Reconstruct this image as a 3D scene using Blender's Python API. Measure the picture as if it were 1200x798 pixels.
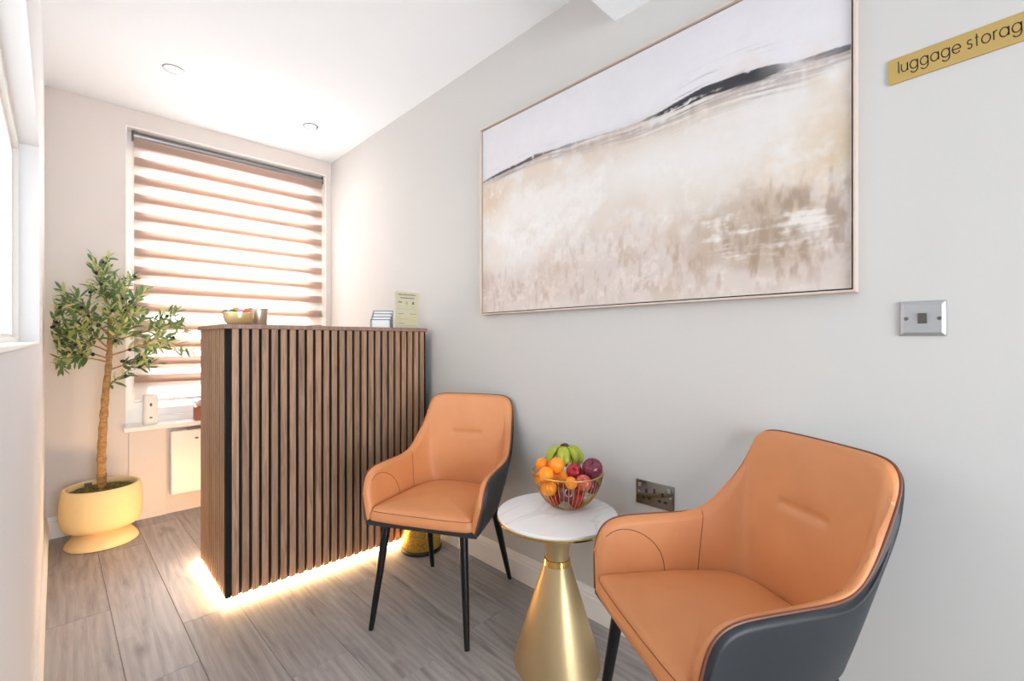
import bpy, bmesh, math, random
import numpy as np
from mathutils import Vector, Matrix, noise
PI = math.pi
scene = bpy.context.scene
for o in list(bpy.data.objects):
    bpy.data.objects.remove(o)
C = scene.collection

# ------------------------------------------------------------------ camera, world, large lights, exposure
CAM_H = 1.10
YAW = math.atan2(518.0, 533.0)
cam_data = bpy.data.cameras.new('camera')
cam = bpy.data.objects.new('camera', cam_data)
C.objects.link(cam)
cam.location = (0, 0, CAM_H)
cam.rotation_euler = (PI / 2, 0, -YAW)
cam_data.sensor_width = 36.0
cam_data.lens = 533.0 / 1200.0 * 36.0
cam_data.clip_start = 0.005
scene.camera = cam

world = bpy.data.worlds.new('World')
scene.world = world
world.use_nodes = True
wb = world.node_tree.nodes['Background']
wb.inputs[0].default_value = (0.93, 0.97, 1.0, 1)
wb.inputs[1].default_value = 1.5

def area(name, loc, rot, sx, sy, power, col=(1, 1, 1), spread=PI):
    d = bpy.data.lights.new(name, 'AREA')
    d.shape = 'RECTANGLE'
    d.size, d.size_y = sx, sy
    d.energy = power
    d.color = col
    d.spread = spread
    o = bpy.data.objects.new(name, d)
    o.location = loc
    o.rotation_euler = rot
    C.objects.link(o)
    return o

# daylight falling on the back window from the street side
area('daylight_back_window', (0.95, 4.40, 1.62), (-PI / 2, 0, 0), 0.75, 1.25, 200, (0.96, 0.98, 1.0))
# daylight through the shopfront window in the left wall
area('daylight_left_window', (-0.75, 1.45, 1.65), (0, -PI / 2, 0), 1.2, 1.9, 28, (0.93, 0.97, 1.0))
area('fill_behind_camera', (0.15, -2.75, 1.0), (PI / 2, 0, 0), 2.2, 1.9, 165, (0.94, 0.97, 1.0))  # added fill from behind the camera, where no source is known

scene.view_settings.view_transform = 'Standard'
scene.view_settings.look = 'None'
scene.view_settings.exposure = 0.05
scene.view_settings.gamma = 1.0
scene.view_settings.use_curve_mapping = False
try:
    scene.cycles.max_bounces = 14
    scene.cycles.diffuse_bounces = 8
    scene.cycles.transparent_max_bounces = 16
    scene.cycles.sample_clamp_indirect = 6.0
except Exception:
    pass

# ------------------------------------------------------------------ materials
def lin(c):
    c = c / 255.0
    return c / 12.92 if c <= 0.04045 else ((c + 0.055) / 1.055) ** 2.4

def rgb(r, g, b):
    return (lin(r), lin(g), lin(b), 1.0)

def mat(name, col=(0.8, 0.8, 0.8, 1), rough=0.5, metal=0.0, **kw):
    m = bpy.data.materials.new(name)
    m.use_nodes = True
    p = m.node_tree.nodes['Principled BSDF']
    p.inputs['Base Color'].default_value = col
    p.inputs['Roughness'].default_value = rough
    p.inputs['Metallic'].default_value = metal
    for k, v in kw.items():
        p.inputs[k].default_value = v
    return m

class NT:
    """small helper for node trees"""
    def __init__(self, m):
        self.t = m.node_tree
        self.p = self.t.nodes.get('Principled BSDF')
        self.out = self.t.nodes['Material Output']
    def n(self, typ, **kw):
        nd = self.t.nodes.new(typ)
        for k, v in kw.items():
            if k.startswith('i_'):
                nd.inputs[int(k[2:])].default_value = v
            else:
                setattr(nd, k, v)
        return nd
    def l(self, a, b):
        self.t.links.new(a, b)
    def coords(self, scale=(1, 1, 1), rand=True):
        tc = self.n('ShaderNodeTexCoord')
        mp = self.n('ShaderNodeMapping')
        mp.inputs['Scale'].default_value = scale
        if rand:
            oi = self.n('ShaderNodeObjectInfo')
            mu = self.n('ShaderNodeVectorMath', operation='ADD')
            ml = self.n('ShaderNodeMath', operation='MULTIPLY')
            ml.inputs[1].default_value = 37.0
            self.l(oi.outputs['Random'], ml.inputs[0])
            self.l(tc.outputs['Object'], mu.inputs[0])
            self.l(ml.outputs[0], mu.inputs[1])
            self.l(mu.outputs[0], mp.inputs['Vector'])
            self.rand = oi.outputs['Random']
        else:
            self.l(tc.outputs['Object'], mp.inputs['Vector'])
        return mp.outputs[0]
    def noise(self, vec, scale, detail=4, rough=0.55, dist=0.0):
        nz = self.n('ShaderNodeTexNoise')
        nz.inputs['Scale'].default_value = scale
        nz.inputs['Detail'].default_value = detail
        nz.inputs['Roughness'].default_value = rough
        nz.inputs['Distortion'].default_value = dist
        self.l(vec, nz.inputs['Vector'])
        return nz.outputs['Fac']
    def ramp(self, fac, stops):
        r = self.n('ShaderNodeValToRGB')
        el = r.color_ramp.elements
        while len(el) > 1:
            el.remove(el[0])
        el[0].position, el[0].color = stops[0][0], stops[0][1]
        for pos, col in stops[1:]:
            e = el.new(pos)
            e.color = col
        self.l(fac, r.inputs[0])
        return r.outputs[0]
    def mix(self, fac, a, b, mode='MIX'):
        m = self.n('ShaderNodeMix', data_type='RGBA', blend_type=mode)
        for sock, v in ((m.inputs[0], fac), (m.inputs[6], a), (m.inputs[7], b)):
            if hasattr(v, 'is_linked') or hasattr(v, 'links'):
                self.l(v, sock)
            else:
                sock.default_value = v
        return m.outputs[2]
    def bump(self, h, strength=0.2, dist=0.002):
        b = self.n('ShaderNodeBump')
        b.inputs['Strength'].default_value = strength
        b.inputs['Distance'].default_value = dist
        self.l(h, b.inputs['Height'])
        self.l(b.outputs[0], self.p.inputs['Normal'])

def paint(name, col, rough=0.6, bump=0.06):
    m = mat(name, col, rough)
    t = NT(m)
    v = t.coords(rand=False)
    t.bump(t.noise(v, 180, 3), bump, 0.001)
    return m

M = {}
M['wall'] = paint('wall_paint', rgb(201, 200, 198), 0.75)
M['wall_l'] = paint('white_wall_paint', rgb(238, 238, 240), 0.7)
M['wall_b'] = paint('wall_paint_back', rgb(220, 212, 206), 0.75)
M['ceil'] = paint('ceiling_paint', rgb(236, 240, 244), 0.8)
M['trim'] = paint('white_gloss_trim', rgb(240, 238, 235), 0.35, 0.02)

def wood_floor():
    m = mat('grey_brown_oak', rough=0.38)
    t = NT(m)
    v = t.coords((9, 0.9, 1))
    g = t.noise(v, 2.2, 6, 0.62, 1.6)
    v2 = t.coords((60, 2.0, 1))
    f = t.noise(v2, 3.0, 4, 0.7)
    v3 = t.coords((2.6, 0.9, 1))
    k = t.noise(v3, 2.6, 3, 0.5)
    c = t.ramp(g, [(0.28, rgb(142, 136, 134)), (0.45, rgb(170, 164, 162)), (0.58, rgb(180, 175, 173)), (0.75, rgb(197, 193, 191))])
    fc = t.ramp(f, [(0.35, (0.76, 0.76, 0.76, 1)), (0.62, (1, 1, 1, 1))])
    kc = t.ramp(k, [(0.24, rgb(120, 110, 105)), (0.36, (1, 1, 1, 1))])
    c = t.mix(0.55, c, fc, 'MULTIPLY')
    c = t.mix(0.6, c, kc, 'MULTIPLY')
    wv = t.n('ShaderNodeTexWave', wave_type='BANDS', bands_direction='X')
    wv.inputs['Scale'].default_value = 11.0
    wv.inputs['Distortion'].default_value = 6.0
    wv.inputs['Detail'].default_value = 3.0
    wv.inputs['Detail Scale'].default_value = 1.1
    t.l(t.coords((1.0, 0.05, 1)), wv.inputs['Vector'])
    wc = t.ramp(wv.outputs['Fac'], [(0.25, (0.74, 0.72, 0.71, 1)), (0.6, (1, 1, 1, 1)), (0.9, (1.08, 1.07, 1.06, 1))])
    c = t.mix(0.30, c, wc, 'MULTIPLY')
    kn = t.n('ShaderNodeTexVoronoi')
    kn.inputs['Scale'].default_value = 1.0
    t.l(t.coords((3.4, 1.5, 1)), kn.inputs['Vector'])
    kk_ = t.ramp(kn.outputs['Distance'], [(0.0, (0.34, 0.31, 0.30, 1)), (0.035, (0.62, 0.6, 0.58, 1)), (0.11, (1, 1, 1, 1))])
    c = t.mix(0.8, c, kk_, 'MULTIPLY')
    rv = t.ramp(t.rand, [(0.0, (0.86, 0.855, 0.85, 1)), (1.0, (1.06, 1.06, 1.06, 1))])
    c = t.mix(1.0, c, rv, 'MULTIPLY')
    t.l(c, t.p.inputs['Base Color'])
    rr = t.n('ShaderNodeMapRange')
    rr.inputs[3].default_value, rr.inputs[4].default_value = 0.34, 0.50
    t.l(f, rr.inputs[0])
    t.l(rr.outputs[0], t.p.inputs['Roughness'])
    t.bump(f, 0.18, 0.001)
    return m
M['floor'] = wood_floor()

def wood_slat(name, c0, c1, c2):
    m = mat(name, rough=0.5)
    t = NT(m)
    v = t.coords((26, 26, 1.6))
    g = t.noise(v, 2.2, 6, 0.6, 1.4)
    f = t.noise(t.coords((160, 160, 3)), 2.0, 3, 0.6)
    c = t.ramp(g, [(0.3, c0), (0.5, c1), (0.72, c2)])
    fc = t.ramp(f, [(0.35, (0.72, 0.72, 0.72, 1)), (0.6, (1, 1, 1, 1))])
    c = t.mix(0.5, c, fc, 'MULTIPLY')
    rv = t.ramp(t.rand, [(0.0, (0.80, 0.80, 0.81, 1)), (1.0, (1.1, 1.07, 1.04, 1))])
    c = t.mix(1.0, c, rv, 'MULTIPLY')
    t.l(c, t.p.inputs['Base Color'])
    t.bump(f, 0.15, 0.0008)
    return m
M['slat'] = wood_slat('walnut_slat', rgb(130, 98, 76), rgb(162, 127, 101), rgb(184, 149, 121))
M['counter'] = wood_slat('walnut_counter', rgb(118, 90, 80), rgb(142, 114, 102), rgb(160, 131, 118))
M['felt'] = mat('black_felt', rgb(12, 13, 15), 0.95)

def leather(name, col, col2, rough=0.42):
    m = mat(name, col, rough)
    t = NT(m)
    v = t.coords(rand=False)
    a = t.noise(v, 6, 3)
    c = t.ramp(a, [(0.3, col2), (0.65, col)])
    t.l(c, t.p.inputs['Base Color'])
    vo = t.n('ShaderNodeTexVoronoi')
    vo.inputs['Scale'].default_value = 420
    t.l(v, vo.inputs['Vector'])
    t.bump(vo.outputs['Distance'], 0.12, 0.0006)
    return m
M['tan'] = leather('tan_leather', rgb(212, 142, 91), rgb(204, 134, 85), 0.45)
M['tan_seam'] = mat('tan_leather_seam', rgb(120, 66, 38), 0.6)
M['slate'] = leather('slate_leather', rgb(40, 45, 50), rgb(34, 39, 44), 0.5)
M['pipe'] = leather('piping_leather', rgb(118, 68, 46), rgb(105, 60, 42), 0.45)
M['black_metal'] = mat('black_metal', rgb(20, 20, 22), 0.32, 0.3)

def brushed(name, col, rough, aniso=(1, 1, 60)):
    m = mat(name, col, rough, 1.0)
    t = NT(m)
    f = t.noise(t.coords(aniso, rand=False), 14, 4, 0.6)
    r = t.n('ShaderNodeMapRange')
    r.inputs[3].default_value, r.inputs[4].default_value = rough * 0.8, rough * 1.25
    t.l(f, r.inputs[0])
    t.l(r.outputs[0], t.p.inputs['Roughness'])
    t.bump(f, 0.04, 0.0005)
    return m
M['brass'] = brushed('brushed_brass', rgb(216, 192, 148), 0.38)
M['brass_pol'] = mat('polished_brass', rgb(214, 178, 104), 0.16, 1.0)
M['gold_wire'] = mat('gold_wire', rgb(206, 168, 100), 0.28, 1.0)
M['steel'] = brushed('brushed_steel', rgb(186, 187, 190), 0.5, (1, 4, 60))
M['steel_d'] = mat('dark_steel', rgb(128, 126, 122), 0.35, 1.0)
M['nickel'] = mat('black_nickel', rgb(140, 132, 124), 0.12, 1.0)
M['black'] = mat('black_plastic', rgb(22, 22, 24), 0.4)
M['grey'] = mat('grey_plastic', rgb(105, 105, 108), 0.5)
M['white'] = mat('white_plastic', rgb(238, 236, 232), 0.35)
M['alu'] = mat('grey_aluminium', rgb(150, 150, 154), 0.3, 0.8)

def marble():
    m = mat('white_marble', rgb(236, 236, 236), 0.18)
    t = NT(m)
    v = t.coords((1, 3.2, 1), rand=False)
    w = t.noise(v, 1.6, 3, 0.5, 0.8)
    c = t.ramp(w, [(0.30, rgb(238, 239, 240)), (0.485, rgb(240, 240, 240)), (0.5, rgb(224, 225, 227)), (0.53, rgb(240, 240, 240)), (0.8, rgb(234, 235, 237))])
    t.l(c, t.p.inputs['Base Color'])
    return m
M['marble'] = marble()

def hammered():
    m = mat('perforated_gold', rgb(225, 180, 80), 0.33, 0.85)
    t = NT(m)
    v = t.coords(rand=False)
    vo = t.n('ShaderNodeTexVoronoi')
    vo.inputs['Scale'].default_value = 150
    t.l(v, vo.inputs['Vector'])
    c = t.ramp(vo.outputs['Distance'], [(0.18, rgb(120, 86, 30)), (0.45, rgb(228, 184, 84))])
    t.l(c, t.p.inputs['Base Color'])
    t.bump(vo.outputs['Distance'], 0.5, 0.002)
    return m
M['hammer'] = hammered()

def pot_mat():
    m = mat('cream_stoneware', rgb(238, 216, 170), 0.7)
    t = NT(m)
    v = t.coords(rand=False)
    c = t.ramp(t.noise(v, 40, 4), [(0.3, rgb(236, 208, 152)), (0.7, rgb(238, 211, 157))])
    t.l(c, t.p.inputs['Base Color'])
    t.bump(t.noise(v, 140, 3), 0.08, 0.001)
    return m
M['pot'] = pot_mat()

def bark():
    m = mat('pale_bark', rgb(170, 128, 80), 0.85)
    t = NT(m)
    v = t.coords((1, 1, 2.5), rand=False)
    f = t.noise(v, 38, 4, 0.6, 0.8)
    c = t.ramp(f, [(0.3, rgb(136, 98, 58)), (0.55, rgb(176, 136, 86)), (0.75, rgb(198, 160, 108))])
    t.l(c, t.p.inputs['Base Color'])
    t.bump(f, 0.7, 0.004)
    return m
M['bark'] = bark()
M['twig'] = mat('olive_twig', rgb(150, 150, 92), 0.7)

def soil():
    m = mat('mossy_soil', rgb(80, 66, 36), 0.95)
    t = NT(m)
    v = t.coords(rand=False)
    f = t.noise(v, 60, 5, 0.7)
    c = t.ramp(f, [(0.32, rgb(46, 36, 22)), (0.5, rgb(92, 78, 38)), (0.62, rgb(112, 106, 46)), (0.75, rgb(140, 120, 66))])
    t.l(c, t.p.inputs['Base Color'])
    t.bump(f, 1.0, 0.008)
    return m
M['soil'] = soil()
M['moss'] = mat('moss', rgb(132, 128, 58), 0.95)

def leafm():
    m = mat('olive_leaf', rgb(90, 110, 60), 0.5)
    t = NT(m)
    oi = t.n('ShaderNodeObjectInfo')
    top = t.ramp(oi.outputs['Random'], [(0.0, rgb(84, 118, 78)), (0.35, rgb(122, 150, 92)), (0.65, rgb(166, 178, 106)), (1.0, rgb(214, 210, 136))])
    bot = t.ramp(oi.outputs['Random'], [(0.0, rgb(190, 198, 140)), (1.0, rgb(226, 220, 156))])
    ge = t.n('ShaderNodeNewGeometry')
    c = t.mix(ge.outputs['Backfacing'], top, bot)
    t.l(c, t.p.inputs['Base Color'])
    tr = t.n('ShaderNodeBsdfTranslucent')
    t.l(c, tr.inputs[0])
    mx = t.n('ShaderNodeMixShader')
    mx.inputs[0].default_value = 0.42
    t.l(t.p.outputs[0], mx.inputs[1])
    t.l(tr.outputs[0], mx.inputs[2])
    t.l(mx.outputs[0], t.out.inputs[0])
    return m
M['leaf'] = leafm()
M['olive'] = mat('black_olive', rgb(40, 30, 42), 0.3)

def fabric(name, col, trans, transp=0.0):
    m = bpy.data.materials.new(name)
    m.use_nodes = True
    nt = m.node_tree
    nt.nodes.remove(nt.nodes['Principled BSDF'])
    out = nt.nodes['Material Output']
    d = nt.nodes.new('ShaderNodeBsdfDiffuse')
    tr = nt.nodes.new('ShaderNodeBsdfTranslucent')
    d.inputs[0].default_value = col
    tr.inputs[0].default_value = col
    mx = nt.nodes.new('ShaderNodeMixShader')
    mx.inputs[0].default_value = trans
    nt.links.new(d.outputs[0], mx.inputs[1])
    nt.links.new(tr.outputs[0], mx.inputs[2])
    last = mx
    if transp > 0:
        tp = nt.nodes.new('ShaderNodeBsdfTransparent')
        m2 = nt.nodes.new('ShaderNodeMixShader')
        m2.inputs[0].default_value = transp
        nt.links.new(mx.outputs[0], m2.inputs[1])
        nt.links.new(tp.outputs[0], m2.inputs[2])
        last = m2
    nt.links.new(last.outputs[0], out.inputs[0])
    return m
M['band'] = fabric('blind_band_fabric', rgb(213, 195, 184), 0.62)
M['sheer'] = fabric('blind_sheer_fabric', rgb(250, 246, 242), 0.6, 0.45)

def glass(name, tint=(1, 1, 1, 1), refl=0.06, frost=0.0):
    m = bpy.data.materials.new(name)
    m.use_nodes = True
    nt = m.node_tree
    nt.nodes.remove(nt.nodes['Principled BSDF'])
    tp = nt.nodes.new('ShaderNodeBsdfTransparent')
    tp.inputs[0].default_value = tint
    gl = nt.nodes.new('ShaderNodeBsdfGlossy')
    gl.inputs['Roughness'].default_value = 0.03
    fr = nt.nodes.new('ShaderNodeFresnel')
    fr.inputs[0].default_value = 1.45
    mx = nt.nodes.new('ShaderNodeMixShader')
    nt.links.new(fr.outputs[0], mx.inputs[0])
    nt.links.new(tp.outputs[0], mx.inputs[1])
    nt.links.new(gl.outputs[0], mx.inputs[2])
    last = mx
    if frost > 0:
        tl = nt.nodes.new('ShaderNodeBsdfTranslucent')
        tl.inputs[0].default_value = (0.95, 0.97, 0.97, 1)
        m2 = nt.nodes.new('ShaderNodeMixShader')
        m2.inputs[0].default_value = frost
        nt.links.new(mx.outputs[0], m2.inputs[1])
        nt.links.new(tl.outputs[0], m2.inputs[2])
        last = m2
    nt.links.new(last.outputs[0], nt.nodes['Material Output'].inputs[0])
    return m
M['glass'] = glass('window_glass')
M['frost'] = glass('frosted_glass', (0.9, 0.93, 0.93, 1), frost=0.5)
M['acrylic'] = glass('clear_acrylic', (0.985, 0.99, 0.995, 1))
M['acrylic_edge'] = mat('acrylic_edge', rgb(46, 50, 68), 0.25)
M['amber'] = mat('gold_glass', rgb(232, 205, 150), 0.22, 0.55)

def emit(name, col, strength):
    m = bpy.data.materials.new(name)
    m.use_nodes = True
    nt = m.node_tree
    nt.nodes.remove(nt.nodes['Principled BSDF'])
    e = nt.nodes.new('ShaderNodeEmission')
    e.inputs[0].default_value = col
    e.inputs[1].default_value = strength
    nt.links.new(e.outputs[0], nt.nodes['Material Output'].inputs[0])
    return m
M['led'] = emit('warm_led', (1.0, 0.60, 0.26, 1), 36.0)
M['led_b'] = emit('warm_led_bright', (1.0, 0.59, 0.27, 1), 78.0)
M['led_r'] = emit('warm_led_rear', (1.0, 0.60, 0.30, 1), 300.0)
M['lamp'] = emit('downlight_lamp', (1.0, 0.93, 0.84, 1), 12.0)

# ------------------------------------------------------------------ mesh helper
class MB:
    def __init__(self):
        self.v, self.f = [], []
    def add(self, vs, fs):
        b = len(self.v)
        self.v += [tuple(p) for p in vs]
        self.f += [tuple(b + i for i in q) for q in fs]
        return self
    def box(self, x0, x1, y0, y1, z0, z1):
        vs = [(x, y, z) for z in (z0, z1) for y in (y0, y1) for x in (x0, x1)]
        return self.add(vs, [(0, 2, 3, 1), (4, 5, 7, 6), (0, 1, 5, 4), (2, 6, 7, 3), (0, 4, 6, 2), (1, 3, 7, 5)])
    def grid(self, rows, closed_u=False):
        nr, nc = len(rows), len(rows[0])
        vs = [p for r in rows for p in r]
        fs = []
        for i in range(nr - 1):
            for j in range(nc if closed_u else nc - 1):
                k = (j + 1) % nc
                fs.append((i * nc + j, i * nc + k, (i + 1) * nc + k, (i + 1) * nc + j))
        return self.add(vs, fs)
    def lathe(self, prof, n=48, c=(0, 0, 0), cap0=True, cap1=True):
        rows = [[(c[0] + r * math.cos(2 * PI * j / n), c[1] + r * math.sin(2 * PI * j / n), c[2] + z) for j in range(n)] for r, z in prof]
        b = len(self.v)
        self.grid(rows, True)
        if cap0:
            self.f.append(tuple(b + j for j in reversed(range(n))))
        if cap1:
            self.f.append(tuple(b + (len(prof) - 1) * n + j for j in range(n)))
        return self
    def tube(self, pts, r, n=8, closed=False, caps=True):
        pts = [Vector(p) for p in pts]
        rs = r if hasattr(r, '__len__') else [r] * len(pts)
        m = len(pts)
        rows = []
        prev = None
        for i in range(m):
            a = pts[(i - 1) % m] if (closed or i > 0) else pts[i]
            d = pts[(i + 1) % m] if (closed or i < m - 1) else pts[i]
            t = (d - a)
            if t.length < 1e-9:
                t = Vector((0, 0, 1))
            t.normalize()
            if prev is None:
                up = Vector((0, 0, 1)) if abs(t.z) < 0.9 else Vector((1, 0, 0))
                x = t.cross(up).normalized()
            else:
                x = prev - t * prev.dot(t)
                x = x.normalized() if x.length > 1e-6 else t.orthogonal().normalized()
            prev = x
            y = t.cross(x)
            rows.append([pts[i] + (x * math.cos(2 * PI * j / n) + y * math.sin(2 * PI * j / n)) * rs[i] for j in range(n)])
        if closed:
            rows.append(rows[0])
        b = len(self.v)
        self.grid(rows, True)
        if caps and not closed:
            self.f.append(tuple(b + j for j in reversed(range(n))))
            self.f.append(tuple(b + (m - 1) * n + j for j in range(n)))
        return self
    def prism(self, poly, axis, a0, a1):
        """poly: 2D points; axis 'x' -> (a, p0, p1); 'y' -> (p0, a, p1); 'z' -> (p0, p1, a)"""
        def mk(a, p):
            return {'x': (a, p[0], p[1]), 'y': (p[0], a, p[1]), 'z': (p[0], p[1], a)}[axis]
        n = len(poly)
        vs = [mk(a0, p) for p in poly] + [mk(a1, p) for p in poly]
        fs = [tuple(range(n)), tuple(n + i for i in reversed(range(n)))]
        fs += [(i, i + n, (i + 1) % n + n, (i + 1) % n) for i in range(n)]
        return self.add(vs, fs)
    def mesh(self, name, m, smooth=35, fix=True):
        me = bpy.data.meshes.new(name)
        me.from_pydata([tuple(p) for p in self.v], [], self.f)
        if fix:
            bm = bmesh.new()
            bm.from_mesh(me)
            bmesh.ops.recalc_face_normals(bm, faces=bm.faces)
            bm.to_mesh(me)
            bm.free()
        me.materials.append(m)
        if smooth:
            me.shade_smooth()
            me.set_sharp_from_angle(angle=math.radians(smooth))
        me.update()
        return me
    def build(self, name, m, parent=None, bevel=0.0, smooth=35, fix=True, seg=2):
        o = bpy.data.objects.new(name, self.mesh(name, m, smooth, fix))
        C.objects.link(o)
        if parent:
            o.parent = parent
        if bevel:
            b = o.modifiers.new('bevel', 'BEVEL')
            b.width = bevel
            b.segments = seg
            b.limit_method = 'ANGLE'
            b.angle_limit = math.radians(40)
        return o

def link(name, me, parent=None, loc=None, rot=None, scale=None):
    o = bpy.data.objects.new(name, me)
    C.objects.link(o)
    o.parent = parent
    if loc is not None:
        o.location = loc
    if rot is not None:
        o.rotation_euler = rot
    if scale is not None:
        o.scale = scale
    return o

def tag(o, label, cat, group=None):
    o['label'] = label
    o['category'] = cat
    if group:
        o['group'] = group
    return o

def thing(name, label, cat, loc=(0, 0, 0), rz=0.0, group=None):
    o = bpy.data.objects.new(name, None)
    o.empty_display_size = 0.05
    C.objects.link(o)
    o.location = loc
    o.rotation_euler = (0, 0, rz)
    return tag(o, label, cat, group)

def struct(o, label=None, cat=None):
    o['kind'] = 'structure'
    if label:
        o['label'] = label
    if cat:
        o['category'] = cat
    return o

def copy_tree(o, parent=None):
    c = o.copy()
    C.objects.link(c)
    c.parent = parent
    for ch in list(o.children):
        copy_tree(ch, c)
    return c

# ------------------------------------------------------------------ room
XR = 1.490            # right wall face
YB = 3.600            # back wall face
ZC = 2.510
YF = -2.30            # wall behind the camera
YS = 0.45             # where the room widens to the left, behind the shopfront window
XL2 = -1.20
LA = math.atan(0.0151)
LX, LY = -0.0776, 2.11

# ceiling, right wall, rear walls
struct(MB().box(XL2 - 0.2, XR + 0.2, YF - 0.2, YB + 0.2, ZC, ZC + 0.12).build('ceiling', M['ceil'], smooth=0), 'white ceiling', 'ceiling')
struct(MB().box(XL2, XR, YF, 0.97, 2.318, ZC).build('trim_1', M['ceil'], smooth=0), 'white lowered ceiling section near the right wall', 'ceiling')
struct(MB().box(XR, XR + 0.15, YF - 0.15, YB + 0.2, 0, ZC).build('wall_right', M['wall'], smooth=0), 'long pale grey painted wall behind the chairs', 'wall')
wf = MB().box(XL2 - 0.15, -0.75, YF - 0.15, YF, 0, ZC).box(1.05, XR, YF - 0.15, YF, 0, ZC).box(-0.75, 1.05, YF - 0.15, YF, 2.2, ZC)
struct(wf.build('wall_front', M['wall'], smooth=0), 'wall behind the camera', 'wall')
# left wall: slightly out of square, own local frame
def left_frame(o):
    o.location = (LX, LY, 0)
    o.rotation_euler = (0, 0, LA)
    return o
y0w, y1w = -1.55, 0.352       # window opening along the wall (local y)
zs0, zs1 = 1.0945, 1.825
ys_l = YS - LY
yb_l = YB - LY + 0.1
wl = MB()
wl.box(-0.25, 0, ys_l, y0w, 0, ZC).box(-0.25, 0, y1w, yb_l, 0, ZC)
wl.box(-0.25, 0, y0w, y1w, 0, zs0 - 0.010).box(-0.25, 0, y0w, y1w, zs1, ZC)
struct(left_frame(wl.build('wall_left', M['wall_l'], smooth=0)), 'white painted wall with the shopfront window at far left', 'wall')
wr = MB().box(XL2 - 0.15, XL2, YF - 0.15, YS + 0.15, 0, ZC).box(XL2, -0.31, YS, YS + 0.15, 0, ZC)
struct(wr.build('wall_rear_left', M['wall'], smooth=0), 'wall behind the camera to the left', 'wall')

# back wall with window opening
WX0, WX1, WZ0, WZ1 = 0.241, 1.450, 0.577, 2.405
wbk = MB()
wbk.box(-0.36, WX0, YB, YB + 0.2, 0, ZC).box(WX1, XR + 0.15, YB, YB + 0.2, 0, ZC)
wbk.box(WX0, WX1, YB, YB + 0.2, 0, WZ0 - 0.03).box(WX0, WX1, YB, YB + 0.2, WZ1, ZC)
struct(wbk.build('wall_back', M['wall_b'], smooth=0), 'warm white far wall around the bright window', 'wall')
# apron panel below the window
struct(MB().box(0.255, 0.435, YB - 0.010, YB, 0.0, 0.545).build('trim_2', M['wall_b'], bevel=0.002), 'shallow boxed panel below the windowsill', 'panel')

# skirting boards: a stepped ogee profile
def skirt_poly(h=0.118, t=0.016):
    return [(0, 0), (t, 0), (t, h * .70), (t * .78, h * .76), (t * .80, h * .82), (t * .45, h * .93), (t * .40, h), (0, h)]
pr = [(XR - a, z) for a, z in skirt_poly()]
struct(MB().prism(pr, 'y', YF, YB).build('baseboard_right', M['trim'], smooth=20), 'white moulded skirting along the right wall', 'skirting')
pb = [(YB - a, z) for a, z in skirt_poly()]
struct(MB().prism(pb, 'x', -0.09, 0.06).build('baseboard_back', M['trim'], smooth=20), 'short white skirting in the back left corner', 'skirting')
pl = [(a, z) for a, z in skirt_poly()]
struct(left_frame(MB().prism(pl, 'y', ys_l, YB - LY - 0.02).build('baseboard_left', M['trim'], smooth=20)), 'white skirting along the left wall', 'skirting')

# left shopfront window
w2 = bpy.data.objects.new('window_2', None)
C.objects.link(w2)
left_frame(w2)
struct(w2, 'tall pale window in the left wall at the edge of the picture', 'window')
fo = MB()
for (d0, d1, wd, zw) in ((-0.085, -0.052, 0.030, 0.030), (-0.095, -0.066, 0.062, 0.055)):
    fo.box(d0, d1, y1w - wd, y1w, zs0, zs1).box(d0, d1, y0w, y0w + wd, zs0, zs1)
    fo.box(d0, d1, y0w + wd, y1w - wd, zs1 - zw, zs1).box(d0, d1, y0w + wd, y1w - wd, zs0, zs0 + zw * 0.5)
fo.build('window_frame', M['trim'], w2, smooth=0)
MB().box(-0.084, -0.079, y0w + 0.06, y1w - 0.06, zs0 + 0.025, zs1 - 0.05).build('pane', M['frost'], w2, smooth=0)
MB().box(-0.25, 0.003, y0w, y1w, zs0 - 0.010, zs0).build('window_sill', M['trim'], w2, bevel=0.002)

# back sash window
w1 = bpy.data.objects.new('window_1', None)
C.objects.link(w1)
w1.location = (0, 0, 0)
struct(w1, 'bright sash window in the far wall behind the striped blind', 'window')
fy0, fy1 = YB + 0.105, YB + 0.175
LT = 0.006
for (a, b, c, d) in ((WX0, WX0 + LT, WZ0, WZ1), (WX1 - LT, WX1, WZ0, WZ1), (WX0 + LT, WX1 - LT, WZ1 - LT, WZ1)):
    MB().box(a, b, YB - 0.002, fy0, c, d).build('bright_reveal_lining', M['trim'], w1, smooth=0)  # white boards added so the reveals look blown out by window light
MB().box(WX0, WX0 + 0.10, fy0, fy1, WZ0, WZ1).box(WX1 - 0.10, WX1, fy0, fy1, WZ0, WZ1).box(WX0 + .10, WX1 - .10, fy0, fy1, WZ1 - 0.09, WZ1).box(WX0 + .10, WX1 - .10, fy0, fy1, WZ0, WZ0 + 0.04).build('window_frame', M['trim'], w1, bevel=0.004)
for (za, zb, dy) in ((WZ0 + 0.04, 1.49, 0.0), (1.45, WZ1 - 0.09, 0.03)):
    s = MB()
    a, b = WX0 + 0.10, WX1 - 0.10
    yy0, yy1 = fy0 + 0.006 + dy, fy0 + 0.034 + dy
    s.box(a, a + 0.045, yy0, yy1, za, zb).box(b - 0.045, b, yy0, yy1, za, zb)
    s.box(a + .045, b - .045, yy0, yy1, zb - 0.042, zb).box(a + .045, b - .045, yy0, yy1, za, za + 0.05)
    sash = s.build('sash', M['trim'], w1, bevel=0.003)
    MB().box(a + .045, b - .045, yy0 + 0.012, yy0 + 0.016, za + .05, zb - .042).build('pane', M['glass'], sash, smooth=0)
MB().box(WX0 - 0.012, WX1, YB - 0.045, YB + 0.2, WZ0 - 0.030, WZ0).build('window_sill', M['trim'], w1, bevel=0.006)

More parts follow.
